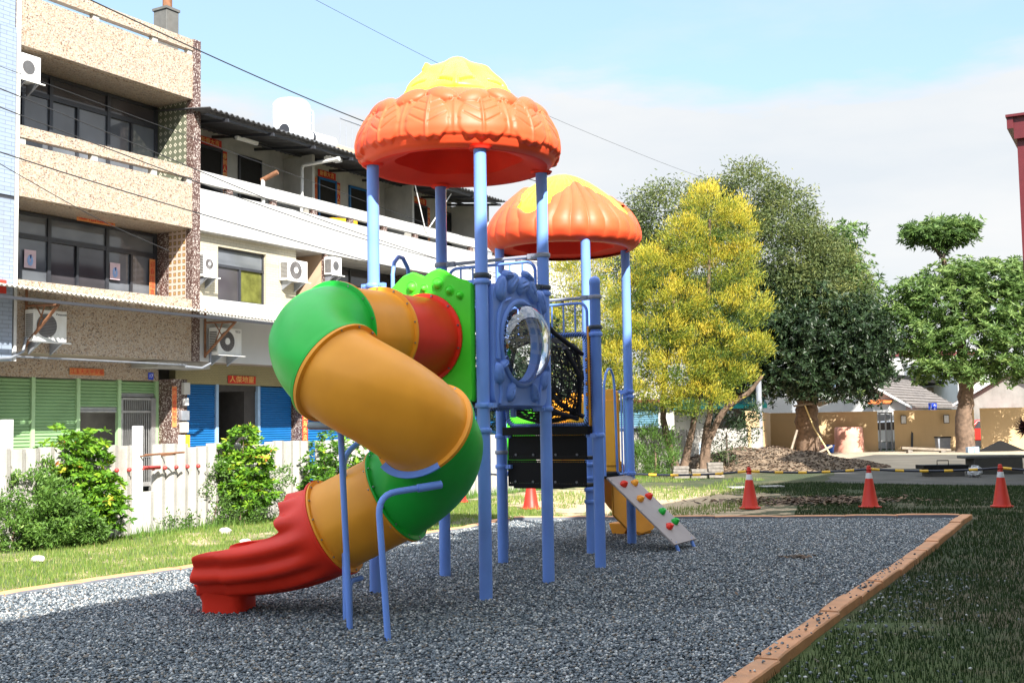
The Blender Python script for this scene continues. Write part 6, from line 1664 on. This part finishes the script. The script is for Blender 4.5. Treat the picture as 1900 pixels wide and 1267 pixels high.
def barrier(label, P):
    o = thing('barrier_pipe', label, 'barrier', (P[0][0], P[0][1], 0), 0, 'striped barrier pipes between the cones')
    P = [Vector(p) for p in P]; pts = []
    for i in range(len(P) - 1):
        a, b = P[i], P[i + 1]; n = 14; sag = (b - a).length * .02
        for k in range(n): t = k / n; q = a.lerp(b, t); q.z -= sag * 4 * t * (1 - t); pts.append(q)
    pts.append(P[-1]); m = MB(); m.tube(pts, .019, 10); m.build('pipe', m_barblack, o, smooth=60)
    L = [0]
    for i in range(1, len(pts)): L.append(L[-1] + (pts[i] - pts[i - 1]).length)
    def at_(s):
        i = min(max(1, int(np.searchsorted(L, s))), len(pts) - 1); return pts[i - 1].lerp(pts[i], (s - L[i - 1]) / max(1e-6, L[i] - L[i - 1]))
    s = .02
    while s < L[-1] - .12:
        m = MB(); m.tube([at_(s), at_(s + .07), at_(min(L[-1], s + .145))], .0235, 10); m.build('yellow_band', m_baryel, o, smooth=60); s += .41
barrier('black and yellow barrier pipe between the middle and right cones', [(6.27, 20.25, .665), (8.40, 19.9, .665)])
barrier('black and yellow barrier pipe between the left and middle cones', [(4.2, 20.45, .655), (6.22, 20.25, .665)])
barrier('black and yellow barrier pipe running right off the picture from the right cone', [(8.45, 19.9, .665), (10.4, 18.3, .62), (12.5, 17.2, .66)])
barrier('black and yellow barrier pipe running left from the left cone behind the ramp', [(4.15, 20.45, .655), (2.3, 21.2, .60), (1.3, 21.7, .62)])
barrier('black and yellow barrier pipe glimpsed behind the blue posts by the lower tube', [(1.2, 21.75, .62), (-.6, 23.0, .58), (-2.2, 24.2, .58)])
# tan garden walls
def gwall(label, p, q, z, th=.16):
    o = thing('garden_wall', label, 'wall', (*p, 0), 0, 'tan painted garden walls'); a = Vector((*p, 0)); b = Vector((*q, 0)); d = (b - a).normalized(); L = (b - a).length
    m = MB(); m.obox((a + b) / 2 + Vector((0, 0, z / 2 - .05)), (L, th, z + .1), d); m.build('wall', m_tan, o)
    m = MB(); m.obox((a + b) / 2 + Vector((0, 0, z + .02)), (L + .02, th + .04, .045), d); m.build('coping', m_tan, o, bevel=.01); return o
gwall('sunlit tan wall section at the end of the white fence', (8.6, 42.0), (12.4, 55.6), 1.86)
gwall('shaded tan wall section left of the thick pale trunk', (12.45, 55.8), (14.1, 55.6), 1.86)
gwall('tan wall section behind the pink tank', (14.4, 55.55), (17.42, 54.8), 1.86)
gwall('tan wall section with two small plaques between the gate and the layered tree', (18.15, 54.6), (21.6, 53.7), 1.88)
gwall('longest tan wall section running off the picture at the right', (21.85, 53.6), (34, 50.2), 1.92)
for x, lab in ((18.5, 'left'), (20.35, 'right')):
    y = 54.5 - (x - 18.15) * .26; o = thing('plaque', 'small pale framed plaque on the tan wall, %s of the two' % lab, 'plaque', (x, y - .1, 1.5)); m = MB(); m.box(x - .13, x + .13, y - .125, y - .10, 1.28, 1.68); m.build('board', m_frame, o); m = MB(); m.box(x - .105, x + .105, y - .135, y - .126, 1.31, 1.65); m.build('plate', m_conew, o)
o = thing('garden_gate', 'open barred gate with grey posts in the tan wall', 'gate', (17.8, 54.7, 0)); m = MB()
for x in (17.50, 17.78, 18.06): m.box(x - .03, x + .03, 54.68, 54.74, 0, 1.85)
m.box(17.45, 18.1, 54.69, 54.73, 1.78, 1.85); m.build('frame', m_bracket, o)
m = MB()
for k in range(5): m.cyl(17.84 + .05 * k, 54.71, .1, 1.8, .008, n=6)
m.build('bars', m_black, o)
# clutter by the wall
o = thing('plastic_tank', 'large faded pink cylindrical tank standing upside down by the tan wall', 'tank', (15.85, 54.2, 0)); m = MB(); m.lathe([(.68, 0), (.67, .3), (.66, .8), (.64, 1.12), (.60, 1.17), (.55, 1.16), (0, 1.17)], (15.85, 54.2), 36); m.build('body', m_pink, o, smooth=40)
for nm, x, mt, c_ in (('bucket', 14.30, m_bucketp, 'pink'), ('bucket', 14.78, m_bucketb, 'blue')):
    o = thing(nm, '%s plastic bucket on the yard between the pale trunk and the pink tank' % c_, 'bucket', (x, 53.6, 0)); m = MB(); m.lathe([(0, .01), (.15, 0), (.21, .34), (.23, .345), (.23, .37), (.20, .37), (.14, .03), (0, .03)], (x, 53.6), 24); m.build('pail', mt, o, smooth=40); m = MB(); m.tube([(x + .22 * cos(t), 53.6, .36 + .08 * sin(-t)) for t in np.linspace(0, pi, 12)], .01, 6); m.build('handle', mt, o)
o = thing('plank', 'long weathered plank on blocks lying left of the layered tree trunk', 'plank', (18.5, 51, 0)); m = MB(); m.obox((18.4, 51.2, .17), (2.1, .22, .10), (1, -.12, -.06)); m.build('board', m_wood, o); m = MB(); m.box(17.6, 17.8, 51.2, 51.5, 0, .14); m.box(19.0, 19.2, 51.0, 51.3, 0, .10); m.build('block', m_brickgrey, o)
o = thing('leaning_board', 'dark narrow board leaning against the tan wall', 'board', (18.8, 54, 0)); m = MB(); m.obox((18.85, 54.25, .52), (.09, .04, 1.08), (1, 0, .0), (0, 1, .1), (.14, .25, 1)); m.build('board', m_frame, o)
o = thing('waste_bin', 'grey-black bin beside the layered tree trunk', 'bin', (19.75, 52.8, 0)); m = MB(); m.prism([(19.5, 0), (20.0, 0), (20.06, .62), (19.46, .62)], 'y', 52.6, 53.0); m.build('body', m_bracket, o); m = MB(); m.box(19.44, 20.08, 52.57, 53.03, .62, .68); m.build('lid', m_black, o)
o = thing('box', 'small light blue box on the concrete before the layered tree', 'box', (20.0, 50.2, 0)); m = MB(); m.box(19.8, 20.05, 50.0, 50.3, 0, .24); m.box(20.07, 20.28, 50.0, 50.3, 0, .26); m.build('box', m_shut_bp, o, bevel=.01)
o = thing('sheet_pile', 'black tent-shaped pile of sheets against the right tan wall', 'pile', (22, 52, 0)); m = MB(); m.prism([(21.0, 0), (22.0, .46), (23.0, .02)], 'y', 51.6, 52.0); m.prism([(22.9, 0), (23.4, .16), (24.5, .1), (24.9, 0)], 'y', 51.4, 51.9); m.build('sheet', m_black, o)
o = thing('stone_table', 'low concrete slab table behind the right cone', 'table', (13.1, 31.4, 0)); m = MB(); m.box(12.3, 13.9, 31.2, 31.9, .42, .50); m.build('top', m_darkconc, o, bevel=.02); m = MB(); m.box(12.5, 13.8, 31.15, 31.8, -.05, .42); m.build('base', m_asph, o)
o = thing('hand_cart', 'low dark flat box with wire handle on the asphalt', 'box', (11.5, 30.6, 0)); m = MB(); m.box(10.8, 12.0, 30.3, 30.9, .20, .30); m.build('top', m_black, o); m = MB(); m.box(10.95, 11.9, 30.35, 30.85, -.02, .20); m.build('base', m_asph, o); m = MB(); m.tube([(11.2, 30.4, .28), (11.2, 30.4, .42), (11.5, 30.4, .42), (11.5, 30.4, .28)], .014, 6); m.build('handle', m_black, o)
o = thing('crumpled_bag', 'crumpled white and blue bag on the ground by the slab table', 'bag', (12.0, 29.9, 0)); m = MB(); m.ball((12.0, 29.9, .13), .2, 12, 9, (1, .8, .75)); r_ = random.Random(3); m.v = [(a + r_.uniform(-.045, .045), b + r_.uniform(-.04, .04), max(0, c + r_.uniform(-.04, .04))) for a, b, c in m.v]; m.build('bag', m_conew, o)
o = thing('barrel', 'dark blue upright barrel at the right picture edge', 'barrel', (13.6, 29.4, 0)); m = MB(); m.lathe([(0, 0), (.30, 0), (.31, .3), (.30, .9), (.26, .95), (0, .95)], (13.62, 29.6), 28); m.build('body', M('dark_blue_drum', (.015, .05, .12), .5), o, smooth=40)
for i, (x, y, n_, lab) in enumerate(((4.55, 31.4, 4, 'left'), (5.05, 31.4, 3, 'middle'), (5.5, 31.5, 5, 'right'))):
    o = thing('brick_stack', 'stack of grey weathered bricks under the golden tree, %s of three' % lab, 'brick stack', (x, y, 0), 0, 'brick stacks under the golden tree'); r_ = random.Random(i)
    for k in range(n_):
        m = MB(); dx = r_.uniform(-.03, .03); m.obox((x + dx, y, .045 + .085 * k), (.42, .22, .078), (1, r_.uniform(-.1, .1), 0)); m.build('brick', m_brickgrey, o, bevel=.008)
for (x, y, lab) in ((5.2, 26.6, 'left'), (6.0, 26.8, 'right')):
    m = MB(); m.obox((x, y, .015), (.5, .35, .04), (1, .2, 0)); tag(m.build('paving_slab', m_concrete, None, bevel=.01), 'flat grey slab lying in the grass beyond the left cone, %s of two' % lab, 'slab')
o = thing('bamboo_pole', 'pale bamboo pole leaning on the thick trunk of the dark tree', 'pole', (14.1, 50.6, 0)); m = MB(); m.tube([(13.9, 50.4, 0), (13.35, 50.9, 1.2), (12.9, 51.0, 2.5)], .035, 8); m.build('pole', m_bamboo, o)
o = thing('plank_shelf', 'broken plank wedged across the thick trunk of the dark tree', 'plank', (13.4, 50.9, 2.2)); m = MB(); m.obox((13.2, 50.85, 2.25), (1.4, .3, .08), (1, 0, .12)); m.obox((14.0, 50.85, 2.32), (.9, .2, .12), (1, 0, .35)); m.build('board', m_wood, o)
for (x, y, dx, lab) in ((11.9, 49.5, .5, 'slanting against the shaded tan wall'), (12.2, 47.0, 1.0, 'lying low on the mound edge')):
    m = MB(); m.tube([(x, y, .05), (x + dx, y + .6, 1.1 if dx < .8 else .45)], .05, 6); tag(m.build('plank', m_wood), 'old plank ' + lab, 'plank')
o = thing('metal_post', 'dark slim metal post before the teal canopy', 'post', (10.2, 47.4, 0)); m = MB(); m.cyl(10.2, 47.4, 0, 3.2, .12, n=12); m.build('post', m_bracket, o)
# cars glimpsed beyond the walls
def car(label, x, y, rz, mat):
    f = Fr(x, y, rz); o = thing('parked_car', label, 'car', (x, y, 0), rz)
    prof = [(-2.1, .35), (-2.15, .62), (-2.0, .86), (-1.2, .95), (-.75, 1.40), (.75, 1.45), (1.25, .98), (2.0, .84), (2.15, .6), (2.1, .35)]
    m = MB(f); m.prism(prof, 'y', -.82, .82); m.build('body', mat, o, bevel=.06)
    for sy in (-1, 1):
        m = MB(f); m.prism([(-.98, .98), (-.68, 1.34), (-.03, 1.37), (-.03, .98)], 'y', sy * .823, sy * .828); m.prism([(.03, .98), (.03, 1.37), (.68, 1.36), (1.05, .98)], 'y', sy * .823, sy * .828); m.build('window', m_glass2, o)
    for sx in (-1.32, 1.32):
        for sy in (-1, 1): m = MB(f); m.tube([(sx, sy * .66, .31), (sx, sy * .84, .31)], .31, 22); w_ = m.build('wheel', m_tyre, o, smooth=40); m = MB(f); m.tube([(sx, sy * .842, .31), (sx, sy * .85, .31)], .19, 16); m.build('rim', m_steel, w_)
    return o
car('silver-blue car behind the fence left of the forked trunks, only its roof in view', 4.2, 38.4, .1, m_cars)
car('white car seen through the barred gate', 18.9, 58.5, .15, m_carw)
car('red car glimpsed in the gap right of the layered tree trunk', 24.4, 59.5, .1, m_carr)
# low houses
def gable(label, ox, oy, rz, w, L, ze, zr, wallm, roofm, group=None, trim=m_white, cat='house'):
    """gable front at y=0 facing -y of its frame, ridge running +y"""
    f = Fr(ox, oy, rz); o = thing('low_house', label, cat, (ox, oy, 0), rz, group)
    m = MB(f); m.prism([(-w / 2, -.1), (w / 2, -.1), (w / 2, ze), (0, zr), (-w / 2, ze)], 'y', 0, L); m.build('wall', wallm, o)
    sl = (zr - ze) / (w / 2); ov = .35; roofs = []
    for s in (-1, 1):
        m = MB(f); m.raw([(s * (w / 2 + ov), -.25, ze - sl * ov + .05), (0, -.25, zr + .05), (0, L + .2, zr + .05), (s * (w / 2 + ov), L + .2, ze - sl * ov + .05), (s * (w / 2 + ov), -.25, ze - sl * ov + .16), (0, -.25, zr + .16), (0, L + .2, zr + .16), (s * (w / 2 + ov), L + .2, ze - sl * ov + .16)], [(0, 1, 2, 3), (4, 7, 6, 5), (0, 4, 5, 1), (2, 6, 7, 3), (0, 3, 7, 4), (1, 5, 6, 2)]); r_ = m.build('roof', roofm, o, fix=True)
        nrow = int(hypot(w / 2, zr - ze) / .28); m = MB(f)
        for k in range(nrow):
            t = (k + .5) / nrow; x = s * (w / 2 + ov) * (1 - t); z = ze - sl * ov + (zr - ze + sl * ov) * t + .175; m.box(min(x, x + .05), max(x, x + .05), -.26, L + .21, z - .02, z + .02)
        m.build('tile_course', roofm, r_)
        m = MB(f); m.raw([(s * (w / 2 + ov), -.27, ze - sl * ov - .02), (0, -.27, zr - .0), (0, -.27, zr + .13), (s * (w / 2 + ov), -.27, ze - sl * ov + .11)], [(0, 1, 2, 3)]); m.build('barge_board', trim, o, solid=.03)
    return o
h1 = gable('low white-gabled house with grey tiled roof behind the tan wall', 18.2, 60.5, -.55, 5.0, 12, 2.25, 3.75, m_whitewall, m_rooftile, 'low houses beyond the tan wall')
f = Fr(18.2, 60.5, -.55)
m = MB(f); m.box(.9, 1.7, -.35, .0, 1.75, 2.3); m.build('window_unit', m_ac, h1, bevel=.02); m = MB(f); m.obox((1.3, -.3, 2.42), (1.2, .6, .06), (1, 0, 0), (0, 1, .3)); m.build('unit_canopy', M('orange_canopy', (.55, .15, .04), .6), h1)
gable('low grey-roofed house behind the right part of the tan wall', 26.3, 59.5, -.75, 6.0, 14, 2.35, 4.0, m_oldplaster, m_rooftile, 'low houses beyond the tan wall')
gable('grey-roofed house farthest right beyond the tan wall', 32.5, 62, -.9, 6.0, 12, 2.6, 4.6, m_oldplaster, m_rooftile, 'low houses beyond the tan wall')
o = thing('blue_sign', 'blue sign board with white characters beyond the tan wall', 'sign', (21.1, 57.6, 0)); m = MB(); m.box(20.93, 21.33, 57.6, 57.66, 1.75, 2.3); b_ = m.build('board', m_bluesign, o)
m = MB(); m.cyl(21.13, 57.7, 0, 2.2, .04, n=8); m.build('post', m_bracket, o)
text('lettering', '社區發展', .105, Fr(0, 0, 0), (21.03, 57.595, 2.25), m_white, b_, vert=True); text('lettering', '大上國', .14, Fr(0, 0, 0), (21.22, 57.595, 2.24), m_white, b_, vert=True)
o = thing('low_house', 'white house with teal canopy and barred door behind the fence end', 'house', (10.2, 52, 0)); m = MB(); m.box(7.2, 11.2, 52, 58, -.1, 2.7); m.build('wall', m_oldplaster, o)
m = MB(); m.raw([(6.9, 50.9, 2.28), (11.3, 50.9, 2.28), (11.3, 52.0, 2.75), (6.9, 52.0, 2.75), (6.9, 50.9, 2.10), (11.3, 50.9, 2.10)], [(0, 1, 2, 3), (4, 5, 1, 0)]); m.build('canopy', m_teal, o, solid=.03)
m = MB(); m.box(9.1, 10.6, 51.93, 52.0, .1, 2.0); d_ = m.build('door', m_glass2, o); m = MB()
for x in (9.08, 9.8, 10.55): m.box(x, x + .09, 51.9, 51.93, .1, 2.0)
m.box(9.1, 10.6, 51.9, 51.93, 1.9, 2.0); m.build('frame', m_conew, d_)
m = MB(); m.prism([(6.9, 2.7), (11.5, 2.7), (10.4, 3.2), (7.4, 3.2)], 'y', 51.8, 58); m.build('roof', m_whitewall, o); m = MB(); m.box(6.9, 11.5, 51.7, 51.79, 2.62, 2.76); m.build('trim', m_redroof, o)
o = thing('low_house', 'white gable with red trim between the teal canopy and the thick trunk', 'house', (12.4, 58, 0)); m = MB(); m.prism([(11.6, -.1), (14.4, -.1), (14.4, 2.7), (13.5, 3.5), (11.6, 2.6)], 'y', 59, 64); m.build('wall', m_white, o); m = MB(); m.raw([(11.4, 58.9, 2.5), (13.5, 58.9, 3.5), (13.5, 58.9, 3.68), (11.4, 58.9, 2.68)], [(0, 1, 2, 3)]); m.build('trim', M('bright_red_trim', (.5, .04, .03), .6), o, solid=.05)
o = thing('shop_house', 'blue-shuttered building glimpsed under the golden tree', 'house', (5.5, 50, 0)); m = MB(); m.box(2.5, 7.1, 50.5, 57, -.1, 3.6); m.build('wall', m_oldplaster, o)
sh = MB()
for k in range(22): sh.box(4.2, 6.4, 50.42, 50.5, .1 + .1 * k, .175 + .1 * k)
sh.box(4.2, 6.4, 50.47, 50.49, .1, 2.3); sh.build('shutter', M('grey_blue_shutter', (.08, .19, .26), .5), o); m = MB(); m.box(2.3, 7.2, 50.0, 50.5, 2.4, 2.55); m.build('canopy_edge', m_redroof, o)
o = thing('far_building', 'distant white two-storey building with red band between the trees', 'building', (36, 112, 0)); m = MB(); m.box(33.4, 46, 112, 122, -.1, 8.4); m.build('wall', m_whitewall, o); m = MB(); m.box(33.3, 46.1, 111.8, 111.98, 7.6, 8.0); m.build('band', m_redroof, o)
for x in (38.2, 42):
    m = MB(); m.box(x, x + 2.2, 111.9, 112, 4.9, 6.9); w_ = m.build('window', m_steel, o); m = MB(); m.box(x + .2, x + 2.0, 111.86, 111.9, 5.1, 6.7); m.build('pane', m_glass, w_)
o = thing('roof_shed', 'blue-walled rooftop shed with dark lean-to beyond the low houses', 'shed', (30.5, 100, 0)); m = MB(); m.box(28.2, 33.4, 100, 106, -.1, 5.4); m.build('wall', m_shut_bp, o); m = MB(); m.prism([(31.2, 5.2), (38.5, 4.2), (38.5, 4.45), (31.2, 5.6)], 'y', 98, 104); m.build('roof', m_black, o); m = MB(); m.box(33.4, 38.5, 100.5, 104, -.1, 4.2); m.build('lower_wall', m_wood, o)
o = thing('low_house', 'plain white block filling the gap under the layered tree', 'house', (44, 95, 0)); m = MB(); m.box(37, 52, 95, 105, -.1, 6.2); m.build('wall', m_whitewall, o); m = MB(); m.box(36.8, 52.2, 94.8, 94.98, 5.9, 6.3); m.build('parapet', m_oldplaster, o)
# yard-side background green behind the houses

# a few dead leaves and grass wisps blown over the gravel
P = sample(BED, .9, 5, 18); litter('fallen_leaves', P, np.zeros(len(P)) + .02, .032, 'few dead leaves blown over the gravel bed')
P = RNG.normal(0, 1, (60, 2)) * np.array([.09, .06]) + np.array([3.15, 12.9]); litter('dead_grass', P, np.zeros(len(P)) + .02, .05, 'small brown tuft of dead grass lying on the gravel right of the ramp')
